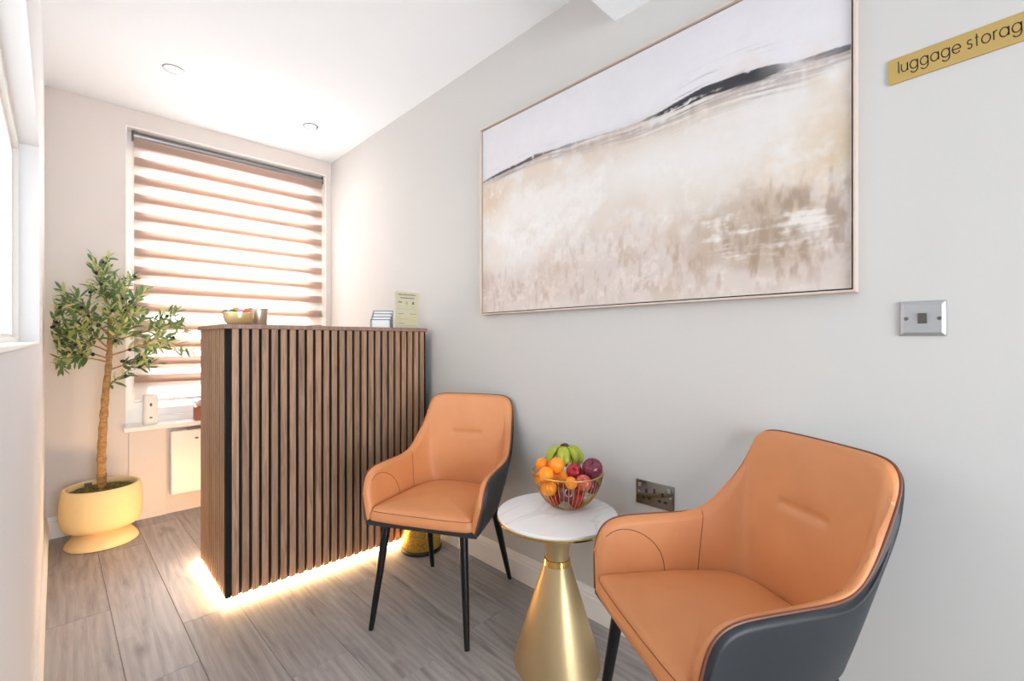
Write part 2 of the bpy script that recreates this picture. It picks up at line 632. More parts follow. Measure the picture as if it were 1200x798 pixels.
# floor: base slab and laid planks
fl = MB().box(XL2 - 0.1, XR + 0.1, YF - 0.1, YB + 0.15, -0.08, -0.012).build('floor', M['felt'], smooth=0)
struct(fl, 'grey brown oak plank floor', 'floor')
def clip_poly(poly, x0, x1, y0, y1):
    for (ax, sgn, lim) in ((0, 1, x0), (0, -1, x1), (1, 1, y0), (1, -1, y1)):
        out = []
        for i in range(len(poly)):
            p, q = poly[i], poly[(i + 1) % len(poly)]
            dp, dq = sgn * (p[ax] - lim), sgn * (q[ax] - lim)
            if dp >= 0:
                out.append(p)
            if (dp >= 0) != (dq >= 0):
                t = dp / (dp - dq)
                out.append((p[0] + (q[0] - p[0]) * t, p[1] + (q[1] - p[1]) * t))
        poly = out
        if len(poly) < 3:
            return None
    return poly
TA = 0.021
PL = 1.29
row_off = {0: 2.474, 1: 1.86, 2: 2.15, 3: 1.55, 4: 1.294, 5: 1.95, 6: 1.331, 7: 1.75}
rnd = random.Random(4)
for k in range(-7, 9):
    xa = 0.17 + 0.19 * (k - 1)
    xb = xa + 0.19
    off = row_off.get(k, rnd.uniform(0, PL))
    yy = off - PL * 5
    while yy < YB:
        q = [(xa, yy), (xb, yy), (xb, yy + PL), (xa, yy + PL)]
        q = [(x - TA * y, y + TA * x) for x, y in q]
        for reg in ((-0.115, XR, YS, YB), (XL2, XR, YF, YS)):
            p = clip_poly(q, *reg)
            if not p:
                continue
            cx = sum(a for a, _ in p) / len(p)
            cy = sum(b for _, b in p) / len(p)
            n = len(p)
            def inset(p, d):
                res = []
                for i in range(len(p)):
                    a, b, c = Vector(p[i - 1]), Vector(p[i]), Vector(p[(i + 1) % len(p)])
                    e1, e2 = (b - a), (c - b)
                    if e1.length < 1e-5 or e2.length < 1e-5:
                        res.append((b.x, b.y)); continue
                    n1 = Vector((-e1.y, e1.x)).normalized()
                    n2 = Vector((-e2.y, e2.x)).normalized()
                    m_ = (n1 + n2)
                    m_ = m_ / max(0.3, m_.dot(n1))
                    res.append((b.x + m_.x * d, b.y + m_.y * d))
                return res
            outer = inset(p, 0.0005)
            inner = inset(p, 0.0022)
            jz = rnd.uniform(-0.0003, 0.0)
            vs = [(x - cx, y - cy, -0.012) for x, y in outer] + [(x - cx, y - cy, -0.0016 + jz) for x, y in outer] + [(x - cx, y - cy, jz) for x, y in inner]
            fs = [tuple(range(2 * n, 3 * n))]
            for i in range(n):
                j = (i + 1) % n
                fs += [(i, j, n + j, n + i), (n + i, n + j, 2 * n + j, 2 * n + i)]
            o = MB().add(vs, fs).build('plank', M['floor'], fl, smooth=0)
            o.location = (cx, cy, 0)
        yy += PL

# ------------------------------------------------------------------ roller blind (day and night bands)
BX0, BX1, BY = 0.279, 1.443, YB + 0.062
bl = thing('roller_blind', 'wide striped roller blind with beige and sheer bands over the bright far window', 'blind', ((BX0 + BX1) / 2, BY, 0.71))
hw = (BX1 - BX0) / 2
zt = 2.372 - 0.71
MB().tube([(-hw, 0.0, zt), (hw, 0.0, zt)], 0.021, 20).build('roller_tube', M['alu'], bl)
for sx in (-1, 1):
    MB().box(sx * hw - 0.004, sx * hw + 0.004, -0.026, 0.026, zt - 0.03, zt + 0.033).build('bracket', M['grey'], bl, bevel=0.003)
fz = zt - 0.012
MB().box(-hw + .006, hw - .006, -0.0125, -0.0120, 0.012, fz).build('sheer_fabric', M['sheer'], bl, smooth=0)
band_me = MB().box(-hw + .006, hw - .006, -0.0160, -0.0154, -0.026, 0.026).mesh('fabric_band', M['band'], 0)
band_me2 = MB().box(-hw + .006, hw - .006, -0.0002, 0.0004, -0.026, 0.026).mesh('fabric_band_rear', M['band'], 0)
z = fz - 0.035
while z > 0.05:
    link('fabric_band', band_me, bl, (0, 0, z))
    if z - 0.020 > 0.05:
        link('fabric_band', band_me2, bl, (0, 0.004, z - 0.022))
    z -= 0.1127
MB().tube([(-hw + .006, -0.008, 0.012), (hw - .006, -0.008, 0.012)], 0.009, 12).build('bottom_bar', M['white'], bl)

# ------------------------------------------------------------------ recessed ceiling lights
def downlight(x, y, label, zc=ZC, power=3):
    t = thing('ceiling_downlight', label, 'downlight', (x, y, zc), 0, 'recessed ceiling downlights')
    MB().lathe([(0.033, -0.001), (0.036, -0.004), (0.044, -0.004), (0.047, -0.001), (0.047, 0.0)], 32, cap0=False, cap1=False).build('bezel', M['alu'], t)
    MB().lathe([(0.0335, -0.0005), (0.0335, -0.0016)], 32).build('lamp', M['lamp'], t)
    d = bpy.data.lights.new('downlight_beam', 'SPOT')
    d.energy = power
    d.color = (1.0, 0.96, 0.92)
    d.spot_size = math.radians(155)
    d.spot_blend = 0.8
    d.shadow_soft_size = 0.035
    lo = bpy.data.objects.new('downlight_beam', d)
    C.objects.link(lo)
    lo.parent = t
    lo.location = (0, 0, -0.02)
    return t
downlight(0.385, 2.92, 'round recessed ceiling light nearer the left wall')
downlight(1.136, 3.07, 'round recessed ceiling light nearer the right wall and window')

# ------------------------------------------------------------------ reception desk
DX0, DX1, DY0, DY1 = 0.462, 1.436, 2.178, 2.680
DZ0, DZ1 = 0.026, 1.150
dk = thing('reception_desk', 'tall reception desk clad in vertical walnut slats with glowing light strip at its base', 'reception desk', (DX0, DY0, 0))
W, Dp = DX1 - DX0, DY1 - DY0
MB().box(0.012, W - 0.002, 0.012, Dp - 0.004, DZ0, DZ1 - 0.001).build('carcass', M['felt'], dk)
MB().box(0.012, W - 0.002, 0.012, Dp - 0.012, 0.0, DZ0 - 0.0005).build('plinth', M['felt'], dk)
MB().box(-0.010, W + 0.010, -0.008, Dp + 0.008, DZ1, DZ1 + 0.0185).build('counter_top', M['counter'], dk, bevel=0.0015)
MB().box(0.0, 0.0205, 0.0, 0.0205, DZ0, DZ1 - 0.0005).build('corner_trim', M['felt'], dk, bevel=0.001)
MB().box(W - 0.010, W, 0.0, 0.012, DZ0, DZ1 - 0.0005).build('end_trim', M['felt'], dk)
n_f = 25
pitch = (W - 0.0205 - 0.010 + 0.0115) / n_f
sl_f = MB().box(-0.0126, 0.0126, 0.0, 0.0115, DZ0, DZ1 - 0.0005).mesh('slat_front', M['slat'], 0)
for i in range(n_f):
    link('slat', sl_f, dk, (0.0205 + pitch * (i + 0.5) - 0.0035, 0, 0))
n_s = 12
pit2 = (Dp - 0.0205) / n_s
sl_s = MB().box(0.0, 0.0115, -0.0138, 0.0138, DZ0, DZ1 - 0.0005).mesh('slat_side', M['slat'], 0)
for i in range(n_s):
    link('slat', sl_s, dk, (0, 0.0205 + pit2 * (i + 0.5) + 0.002, 0))
zl = DZ0 - 0.0005
ls = MB().box(-0.001, W - 0.004, -0.001, 0.012, 0.007, zl).build('light_strip', M['led'], dk, smooth=0)
lb_ = MB().box(-0.001, 0.012, 0.0125, Dp - 0.013, 0.007, zl).build('light_strip', M['led_b'], dk, smooth=0)
lb_['label'] = 'glowing warm light strip along the left end of the desk'
MB().box(0.010, 0.40, Dp - 0.012, Dp + 0.001, 0.007, zl).build('light_strip', M['led_r'], dk, smooth=0)['label'] = 'brightest warm light strip on the staff side of the desk'
ls['label'] = 'glowing warm light strip along the desk front'

# ------------------------------------------------------------------ chairs
def catmull(keys, s):
    """keys: list of (s, tuple); monotone-ish hermite interpolation"""
    ks = [k[0] for k in keys]
    if s <= ks[0]:
        return keys[0][1]
    if s >= ks[-1]:
        return keys[-1][1]
    i = max(j for j in range(len(ks)) if ks[j] <= s)
    i = min(i, len(ks) - 2)
    p1, p2 = keys[i][1], keys[i + 1][1]
    h = ks[i + 1] - ks[i]
    res = []
    for d in range(len(p1)):
        d1 = (p2[d] - p1[d]) / h
        if i > 0:
            d0 = (p1[d] - keys[i - 1][1][d]) / (ks[i] - ks[i - 1])
            m1 = (d0 * h + d1 * (ks[i] - ks[i - 1])) / (h + ks[i] - ks[i - 1])
        else:
            m1 = 0.0 if d != 0 else d1
        if i < len(ks) - 2:
            h2 = ks[i + 2] - ks[i + 1]
            d2 = (keys[i + 2][1][d] - p2[d]) / h2
            m2 = (d1 * h2 + d2 * h) / (h + h2)
        else:
            m2 = d1
        t = (s - ks[i]) / h
        res.append((2 * t**3 - 3 * t**2 + 1) * p1[d] + (t**3 - 2 * t**2 + t) * h * m1 + (-2 * t**3 + 3 * t**2) * p2[d] + (t**3 - t**2) * h * m2)
    return tuple(res)
TOPK = [(0, (0, .284, .843)), (.14, (.085, .281, .843)), (.24, (.155, .274, .841)), (.285, (.186, .268, .835)), (.315, (.203, .262, .819)),
        (.345, (.209, .254, .795)), (.41, (.215, .231, .749)), (.47, (.222, .200, .702)), (.52, (.229, .166, .656)), (.56, (.234, .133, .620)), (.60, (.239, .097, .600)), (.64, (.242, .062, .594)),
        (.73, (.247, -.03, .594)), (.83, (.251, -.125, .594)), (.88, (.252, -.176, .592)), (.912, (.252, -.206, .583)), (.94, (.251, -.226, .564)), (.965, (.249, -.236, .536)), (1.0, (.246, -.241, .500))]
BOTK = [(0, (0, .192, .41)), (.25, (.105, .184, .41)), (.37, (.150, .158, .41)), (.49, (.180, .108, .41)), (.6, (.197, .045, .41)), (.76, (.212, -.08, .41)), (.9, (.220, -.19, .41)), (1.0, (.222, -.249, .41))]
NS, NTT = 241, 56
def shell_base():
    P = np.zeros((NS, NTT, 3))
    for i in range(NS):
        s = -1 + 2 * i / (NS - 1)
        a = abs(s)
        sg = 1 if s >= 0 else -1
        T = catmull(TOPK, a)
        B = catmull(BOTK, a)
        for j in range(NTT):
            t = 1 - (1 - j / (NTT - 1)) ** 1.5
            t2 = t
            x = B[0] + (T[0] - B[0]) * (t2 ** 0.85)
            y = B[1] + (T[1] - B[1]) * t2
            # a little lumbar fullness towards the sitter low on the back
            if a < 0.4:
                y += -0.012 * math.sin(PI * t) * (1 - a / 0.4) + 0.0
            zz = B[2] + (T[2] - B[2]) * t
            P[i, j] = (sg * x, y, zz)
    return P
SB = shell_base()
def grid_normals(P):
    du = np.gradient(P, axis=0)
    dv = np.gradient(P, axis=1)
    n = np.cross(du, dv)
    n /= np.linalg.norm(n, axis=2, keepdims=True) + 1e-12
    return n
for _ in range(20):      # fair the surface along its length
    q = SB.copy()
    q[1:-1] = 0.25 * SB[:-2] + 0.5 * SB[1:-1] + 0.25 * SB[2:]
    SB = q
for _ in range(60):      # relax the inside of the sheet between its edges
    q = SB.copy()
    q[1:-1, 1:-1] = 0.5 * SB[1:-1, 1:-1] + 0.125 * (SB[:-2, 1:-1] + SB[2:, 1:-1] + SB[1:-1, :-2] + SB[1:-1, 2:])
    SB = q
SN = grid_normals(SB)      # orient so that it points inward (towards the sitter)
if SN[NS // 2, NTT // 2, 1] > 0:
    SN = -SN
for _ in range(60):      # fair the offset directions
    q = SN.copy()
    q[1:-1] = 0.25 * SN[:-2] + 0.5 * SN[1:-1] + 0.25 * SN[2:]
    r_ = q.copy()
    r_[:, 1:-1] = 0.25 * q[:, :-2] + 0.5 * q[:, 1:-1] + 0.25 * q[:, 2:]
    SN = r_ / (np.linalg.norm(r_, axis=2, keepdims=True) + 1e-12)
# distance to the free edge (top and arm fronts)
edge_pts = np.concatenate([SB[:, -1], SB[0], SB[-1]])
ED = np.sqrt(((SB[:, :, None, :] - edge_pts[None, None]) ** 2).sum(-1)).min(-1)
def off_surface(th, r, creases=True):
    k = np.clip(1 - ED / r, 0, 1)
    d = th * np.sqrt(np.clip(1 - k ** 2, 0, 1))
    if creases:
        X, Y, Z = SB[..., 0], SB[..., 1], SB[..., 2]
        back = np.clip((Y - 0.12) / 0.06, 0, 1)
        dz = (Z - 0.664)
        cr = np.exp(-(dz / 0.0065) ** 2) * np.clip((0.082 - np.abs(X)) / 0.015, 0, 1) + 0.35 * np.exp(-((dz - 0.008) / 0.018) ** 2) * np.clip((0.10 - np.abs(X)) / 0.05, 0, 1)
        d = d - 0.007 * cr * back
        # puff of the back cushion
        d = d + 0.006 * back * np.exp(-((Z - 0.58) / 0.08) ** 2) * np.clip(1 - (np.abs(X) / 0.19) ** 2, 0, 1)
    return SB + SN * d[..., None]
def closed_shell(A, Bq):
    m = MB()
    na, nb = A.shape[:2]
    vs = [tuple(p) for p in A.reshape(-1, 3)] + [tuple(p) for p in Bq.reshape(-1, 3)]
    o = na * nb
    fs = []
    for i in range(na - 1):
        for j in range(nb - 1):
            a, b, c, d = i * nb + j, (i + 1) * nb + j, (i + 1) * nb + j + 1, i * nb + j + 1
            fs.append((a, b, c, d))
            fs.append((o + a, o + d, o + c, o + b))
    ring = [i * nb for i in range(na)] + [(na - 1) * nb + j for j in range(1, nb)] + [i * nb + nb - 1 for i in reversed(range(na - 1))] + [j for j in reversed(range(1, nb - 1))]
    for i in range(len(ring)):
        a, b = ring[i], ring[(i + 1) % len(ring)]
        fs.append((a, o + a, o + b, b))
    return m.add(vs, fs)

def make_chair(label):
    t = thing('armchair', label, 'chair', (0, 0, 0), 0, 'tan and slate armchairs')
    inner = off_surface(0.026, 0.022)
    mid = SB - SN * 0.001
    closed_shell(inner, mid).build('backrest', M['tan'], t, smooth=60)['label'] = 'tan leather inner back and arms'
    k = np.clip(1 - ED / 0.012, 0, 1)
    d = 0.013 * np.sqrt(np.clip(1 - k ** 2, 0, 1))
    closed_shell(SB - SN * 0.0015, SB - SN * (0.002 + d)[..., None]).build('outer_shell', M['slate'], t, smooth=60)['label'] = 'dark slate outer shell'
    # piping along the free edge
    e = [tuple(SB[0, j]) for j in range(NTT)] + [tuple(SB[i, -1]) for i in range(1, NS - 1)] + [tuple(SB[-1, j]) for j in reversed(range(NTT))]
    MB().tube(e, 0.0034, 8).build('piping', M['pipe'], t)
    # seams on the inner face
    def seam(pts):
        q = []
        for s, tt in pts:
            i = (s + 1) / 2 * (NS - 1)
            j = (1 - (1 - min(tt, 1.0)) ** (1 / 1.5)) * (NTT - 1)
            i0, j0 = int(min(i, NS - 2)), int(min(j, NTT - 2))
            fi, fj = i - i0, j - j0
            p = (inner[i0, j0] * (1 - fi) * (1 - fj) + inner[i0 + 1, j0] * fi * (1 - fj) + inner[i0, j0 + 1] * (1 - fi) * fj + inner[i0 + 1, j0 + 1] * fi * fj)
            q.append(tuple(p))
        MB().tube(q, 0.0011, 6).build('seam', M['tan_seam'], t)
    for sg in (-1, 1):
        seam([(sg * (0.605), 0.02 + 0.95 * i / 16) for i in range(17)])
        seam([(sg * (0.93 - 0.20 * math.sin(i / 16 * PI / 2)), 0.90 - 0.72 * (1 - math.cos(i / 16 * PI / 2))) for i in range(17)])
    # seat pan
    ol = [tuple(SB[i, 0]) for i in range(NS)]
    pan = [(x, y, 0.398) for x, y, _ in ol] + [(x * 0.5 + .0, -0.258, 0.398) for x in (.24, -.24)]
    pts2 = [(x * 1.03, y) for x, y, _ in ol]
    MB().prism(pts2, 'z', 0.392, 0.412).build('seat_pan', M['slate'], t, bevel=0.005)
    # seat cushion
    half = [(0.0, -0.266), (0.10, -0.265), (0.178, -0.261), (0.205, -0.252), (0.214, -0.231), (0.209, -0.15), (0.196, -0.03), (0.180, 0.06), (0.155, 0.12), (0.105, 0.155), (0.050, 0.166), (0.0, 0.168)]
    keys = [(i / (len(half) - 1), p) for i, p in enumerate(half)]
    half_s = [catmull(keys, i / 40) for i in range(41)]
    half_s[0] = half[0]
    outl = half_s + [(-x, y) for x, y in reversed(half_s[1:-1])]
    c0 = Vector((0, -0.05))
    rows = []
    def ring(inset, zf):
        r = []
        for i, (x, y) in enumerate(outl):
            a, b = outl[i - 1], outl[(i + 1) % len(outl)]
            n2 = Vector((b[1] - a[1], -(b[0] - a[0])))
            n2 = n2.normalized() if n2.length > 1e-9 else Vector((0, -1))
            q = Vector((x, y)) - n2 * inset
            r.append((q.x, q.y, zf))
        return r
    for ins, zz in ((0.010, 0.411), (0.003, 0.4145), (0.0, 0.420), (0.002, 0.432), (0.006, 0.443), (0.010, 0.4515), (0.016, 0.4585), (0.026, 0.4635)):
        rows.append(ring(ins, zz))
    last = rows[-1]
    for q in (0.85, 0.7, 0.55, 0.4, 0.25, 0.1):
        rows.append([(c0.x + (x - c0.x) * q, c0.y + (y - c0.y) * q, 0.4635 + 0.016 * (1 - q ** 2)) for x, y, _ in last])
    sm = MB().grid(rows, True)
    nn = len(outl)
    sm.f.append(tuple(reversed(range(nn))))
    sm.f.append(tuple((len(rows) - 1) * nn + j for j in range(nn)))
    sm.build('seat', M['tan'], t, smooth=70)
    MB().tube([(x, y, zz + 0.0002) for x, y, zz in ring(0.0085, 0.4490)], 0.0010, 6, closed=True).build('seam', M['tan_seam'], t)
    # legs
    for sx, sy in ((-1, -1), (1, -1), (1, 1), (-1, 1)):
        top = Vector((sx * 0.160, -0.205 if sy < 0 else 0.120, 0.394))
        foot = Vector((sx * 0.197, -0.257 if sy < 0 else 0.252, 0.0))
        n = 10
        pts = [foot.lerp(top, i / n) for i in range(n + 1)]
        lg = MB().tube(pts, [0.0095 + 0.0075 * (i / n) ** 0.8 for i in range(n + 1)], 16)
        # cut the foot level with the floor
        lg.v = [(x, y, max(zz, 0.0)) for x, y, zz in lg.v]
        lg.build('leg', M['black_metal'], t, smooth=50)
    return t
ch1 = make_chair('tan leather armchair with slate shell beside the slatted desk, whole legs in view')
ch1.location = (1.1415, 1.5658, 0)
ch1.rotation_euler = (0, 0, -1.0674)
ch2 = copy_tree(ch1)
ch2['label'] = 'tan leather armchair with slate shell nearest the camera, below the steel light switch'
ch2.location = (1.1404, 0.4259, 0)
ch2.rotation_euler = (0, 0, -2.132)

# ------------------------------------------------------------------ side table
TBX, TBY, TBH = 1.198, 1.011, 0.512
tb = thing('side_table', 'small round marble top side table on a brushed brass cone between the chairs', 'table', (TBX, TBY, 0))
MB().lathe([(0.203, 0.502), (0.2045, 0.504), (0.2045, 0.5105), (0.203, 0.512)], 96).build('table_top', M['marble'], tb, smooth=30)
MB().lathe([(0.195, 0.493), (0.2055, 0.4945), (0.2060, 0.5005), (0.2045, 0.5018)], 96).build('rim', M['brass_pol'], tb, smooth=30)
MB().lathe([(0.0405, 0.358), (0.0405, 0.388), (0.046, 0.412), (0.0475, 0.446), (0.052, 0.456), (0.075, 0.470), (0.115, 0.486), (0.15, 0.4928)], 64).build('neck', M['brass'], tb, smooth=40)
MB().lathe([(0.0460, 0.336), (0.0475, 0.338), (0.0440, 0.357), (0.042, 0.3585)], 64).build('collar', M['brass_pol'], tb)
MB().lathe([(0.146, 0.0), (0.147, 0.003), (0.147, 0.012), (0.1465, 0.016), (0.0468, 0.337)], 96).build('cone_base', M['brass'], tb, smooth=30)

# ------------------------------------------------------------------ wire fruit bowl and fruit
BWX, BWY = 1.271, 1.024
bw = thing('wire_fruit_bowl', 'gold wire bowl full of fruit on the marble side table', 'bowl', (BWX, BWY, TBH))
prof = [(0.045, 0.0035), (0.062, 0.010), (0.086, 0.030), (0.106, 0.060), (0.118, 0.090), (0.126, 0.122)]
kp = [(i / 5, p) for i, p in enumerate(prof)]
pts = [catmull(kp, i / 16) for i in range(17)]
wire = MB().tube([(r, 0, zz) for r, zz in pts], 0.0013, 6).mesh('wire', M['gold_wire'], 60)
for i in range(44):
    link('wire', wire, bw, (0, 0, 0), (0, 0, 2 * PI * i / 44))
MB().tube([(0.1265 * math.cos(a * 2 * PI / 72), 0.1265 * math.sin(a * 2 * PI / 72), 0.123) for a in range(72)], 0.0024, 8, closed=True).build('rim', M['gold_wire'], bw)
MB().tube([(0.045 * math.cos(a * 2 * PI / 40), 0.045 * math.sin(a * 2 * PI / 40), 0.0028) for a in range(40)], 0.0026, 8, closed=True).build('base_ring', M['gold_wire'], bw)

def fruit_mat(name, stops, scale, rough, streak=(1, 1, 1), bump=0.0, bscale=200):
    m = mat(name, rough=rough)
    t = NT(m)
    v = t.coords(streak)
    c = t.ramp(t.noise(v, scale, 4), stops)
    t.l(c, t.p.inputs['Base Color'])
    if bump:
        t.bump(t.noise(v, bscale, 2), bump, 0.0015)
    return m
M['orange'] = fruit_mat('orange_peel', [(0.3, rgb(240, 128, 16)), (0.7, rgb(250, 152, 30))], 20, 0.38, bump=0.35, bscale=420)
M['apple_red'] = fruit_mat('apple_red_skin', [(0.3, rgb(150, 26, 40)), (0.6, rgb(184, 42, 52)), (0.8, rgb(206, 96, 72))], 30, 0.22, (6, 6, 1))
M['apple_plum'] = fruit_mat('apple_plum_skin', [(0.3, rgb(84, 30, 48)), (0.6, rgb(118, 48, 66)), (0.8, rgb(160, 92, 92))], 30, 0.22, (6, 6, 1))
M['apple_pink'] = fruit_mat('apple_pink_skin', [(0.3, rgb(176, 62, 62)), (0.6, rgb(204, 104, 90)), (0.8, rgb(222, 160, 110))], 30, 0.22, (6, 6, 1))
M['stem'] = mat('fruit_stem', rgb(62, 44, 30), 0.8)
M['banana'] = fruit_mat('banana_skin', [(0.3, rgb(120, 142, 36)), (0.5, rgb(160, 170, 50)), (0.72, rgb(206, 198, 84))], 14, 0.4, (1, 1, 1))
M['banana_tip'] = mat('banana_tip', rgb(74, 58, 44), 0.8)

def orange(pos, r, label, rot):
    t = thing('orange', label, 'orange', pos, 0, 'oranges in the wire bowl')
    t.rotation_euler = rot
    n = 14
    pf = [(max(1e-4, r * math.sin(PI * i / n)) * 1.02, -r * math.cos(PI * i / n) * 0.95) for i in range(n + 1)]
    pf[-1] = (0.002, r * 0.915)
    MB().lathe(pf, 24).build('fruit_body', M['orange'], t, smooth=80)
    MB().lathe([(0.0028, r * 0.905), (0.003, r * 0.93), (0.0016, r * 0.942)], 8).build('stem_button', M['twig'], t)
def apple(pos, r, label, mt, rot):
    t = thing('apple', label, 'apple', pos, 0, 'apples in the wire bowl')
    t.rotation_euler = rot
    pf = []
    n = 18
    for i in range(n + 1):
        a = PI * i / n
        rr = r * math.sin(a) * (1.0 + 0.05 * math.cos(a + PI)) 
        zz = -r * math.cos(a) * 0.95
        if i > n - 5:
            k = (i - (n - 5)) / 5
            zz -= r * 0.36 * k ** 2
        if i < 3:
            zz += r * 0.12 * (1 - i / 3)
        pf.append((max(rr, 2e-4), zz))
    MB().lathe(pf, 28).build('fruit_body', mt, t, smooth=80)
    z0 = pf[-1][1]
    MB().tube([(0, 0, z0), (0.001, 0, z0 + r * 0.35), (0.004, 0.001, z0 + r * 0.62)], 0.0013, 6).build('stem', M['stem'], t)
OR = [((-0.0579, 0.0678, 0.1434), 0.025, 'orange at the upper left back of the bowl heap'), ((-0.0521, 0.0077, 0.1512), 0.028, 'topmost orange, in front of the bananas'),
      ((-0.1035, 0.0119, 0.1294), 0.027, 'left orange resting at the bowl rim'), ((-0.0217, 0.0137, 0.1002), 0.026, 'orange at the middle of the rim, left of the red apple'),
      ((-0.0841, 0.0138, 0.0778), 0.028, 'large orange seen through the wires at the left'), ((-0.066, 0.0686, 0.095), 0.024, 'orange behind the wires at the far left of the bowl'),
      ((-0.0674, -0.0704, 0.111), 0.024, 'small orange at the front rim below the bright red apple')]
OR[6] = ((-0.066, -0.068, 0.110), 0.021, OR[6][2])
rf = random.Random(11)
for p, r, lb in OR:
    orange((BWX + p[0], BWY + p[1], TBH + p[2]), r, lb, (rf.uniform(0.2, 1.2), rf.uniform(-1.2, 0.2), rf.uniform(0, 6)))
AP = [((0.0294, -0.0086, 0.1169), 0.029, 'apple_red', 'bright red apple in the middle of the heap', (0.4, -0.9, 0)),
      ((0.0464, -0.0738, 0.1385), 0.036, 'apple_plum', 'big dark plum coloured apple on top at the right', (0.3, -0.45, 0)),
      ((-0.0028, -0.0733, 0.0975), 0.028, 'apple_pink', 'pinkish apple at the front rim under the big dark apple', (0.5, -1.0, 0)),
      ((-0.053, -0.0385, 0.0686), 0.031, 'apple_plum', 'plum coloured apple behind the wires at the front centre', (1.0, -1.2, 0)),
      ((0.0484, -0.069, 0.0747), 0.028, 'apple_plum', 'dark apple behind the wires at the right', (1.2, 0.4, 0)),
      ((-0.050, 0.014, 0.034), 0.025, 'apple_red', 'red apple at the bottom left of the bowl', (1.6, 0.3, 0)),
      ((-0.011, -0.046, 0.034), 0.027, 'apple_red', 'red apple at the bottom right of the bowl', (1.8, -0.4, 0)),
      ((0.050, 0.045, 0.060), 0.029, 'apple_pink', 'pinkish apple at the back of the bowl under the bananas', (0.2, 0.3, 0)),
      ((0.090, -0.008, 0.088), 0.026, 'apple_plum', 'dark apple at the back right of the bowl', (0.4, 0.1, 0))]
AP += [((-0.0099, 0.0607, 0.0552), 0.028, 'apple_red', 'red apple deep at the back of the bowl below the upper left orange', (0.3, 0.8, 0)),
       ((0.0455, -0.0095, 0.0363), 0.0275, 'apple_red', 'red apple low in the bowl behind the right dark apple', (1.2, 0.8, 0))]
for p, r, mk, lb, rot in AP:
    apple((BWX + p[0], BWY + p[1], TBH + p[2]), r, lb, M[mk], rot)
# banana bunch: crown at the top, five fingers fanning down
bn = thing('banana_bunch', 'bunch of short green yellow bananas on top at the back of the bowl', 'bananas', (BWX + 0.060, BWY + 0.062, TBH + 0.185))
rv = Vector((0.717, -0.697, 0)); fv = Vector((-0.697, -0.717, 0))
for (lat, fwd, dn, ln) in ((-0.70, 0.10, 0.55, 0.105), (-0.34, 0.62, 0.80, 0.075), (0.02, 0.68, 0.78, 0.075), (0.55, 0.45, 0.85, 0.09), (0.78, -0.15, 0.70, 0.095), (-0.25, -0.55, 0.8, 0.09)):
    h = (rv * lat + fv * fwd)
    pts, rr = [], []
    for i in range(15):
        u = i / 14
        out = h * ln * (0.16 + 0.62 * math.sin(u * PI * 0.62))
        pts.append(out * 1.0 + Vector((0, 0, 0.004 - dn * ln * (u ** 1.5))))
        rr.append(0.0165 * min(1, 0.30 + 2.4 * u) * (1 - max(0, (u - 0.78) / 0.22) ** 2 * 0.72))
    b = MB().tube(pts, rr, 6).build('banana', M['banana'], bn, smooth=80)
    MB().tube([pts[-1] - (pts[-1] - pts[-2]) * 0.2, pts[-1] + (pts[-1] - pts[-2]) * 0.5], 0.0042, 6).build('banana_tip', M['banana_tip'], b)
MB().lathe([(0.010, -0.004), (0.018, 0.003), (0.017, 0.010), (0.009, 0.016)], 10).build('bunch_crown', M['banana_tip'], bn)

# ------------------------------------------------------------------ waste bin
bi = thing('waste_bin', 'round gold textured waste bin with black base behind the left chair', 'bin', (1.335, 2.062, 0))
MB().lathe([(0.104, 0.0), (0.106, 0.004), (0.106, 0.018), (0.104, 0.021)], 48).build('base', M['black'], bi)
MB().lathe([(0.100, 0.0205), (0.1015, 0.024), (0.1015, 0.262), (0.0985, 0.262), (0.0985, 0.028)], 48).build('drum', M['hammer'], bi)
MB().tube([(0.1005 * math.cos(a * PI / 24), 0.1005 * math.sin(a * PI / 24), 0.264) for a in range(48)], 0.003, 8, closed=True).build('rim', M['black'], bi)

# ------------------------------------------------------------------ olive tree in pot
PX, PY = 0.128, 3.35
ol = thing('potted_olive_tree', 'small olive tree with black olives in a cream pot in the back corner', 'potted tree', (PX, PY, 0))
pp = [(0.138, 0.0), (0.149, 0.003), (0.150, 0.009), (0.145, 0.022), (0.125, 0.048), (0.102, 0.066), (0.090, 0.073), (0.090, 0.077), (0.118, 0.083), (0.144, 0.094), (0.158, 0.112), (0.165, 0.140), (0.168, 0.180), (0.167, 0.235), (0.161, 0.285), (0.157, 0.305), (0.153, 0.311), (0.144, 0.311), (0.140, 0.305), (0.138, 0.285), (0.132, 0.20)]
MB().lathe([(r * 1.03, zz) for r, zz in pp], 72).build('pot', M['pot'], ol, smooth=40)
rs = random.Random(7)
rows = []
for i in range(9):
    r = 0.1375 * i / 8 + 0.0005
    rows.append([(r * math.cos(a * PI / 18), r * math.sin(a * PI / 18), 0.284 + 0.014 * (1 - (i / 8) ** 2) + rs.uniform(-1, 1) * 0.004) for a in range(36)])
MB().grid(rows, True).build('soil', M['soil'], ol, smooth=80)
mo = MB()
for i in range(420):
    a, r = rs.uniform(0, 2 * PI), 0.132 * math.sqrt(rs.random())
    x, y = r * math.cos(a), r * math.sin(a)
    zz = 0.284 + 0.014 * (1 - (r / 0.1375) ** 2)
    d = Vector((rs.uniform(-1, 1), rs.uniform(-1, 1), rs.uniform(0.1, 0.9))).normalized() * rs.uniform(0.008, 0.02)
    s = Vector((-d.y, d.x, 0)).normalized() * 0.002
    p = Vector((x, y, zz))
    mo.add([p - s, p + s, p + d], [(0, 1, 2)])
mso = mo.build('moss', M['moss'], ol, smooth=0, fix=False)
mso['kind'] = 'stuff'
MB().box(-0.016, 0.016, -0.004, 0.004, 0.27, 0.306).build('plant_tag', M['grey'], ol, bevel=0.002).location = (-0.055, 0.118, 0)
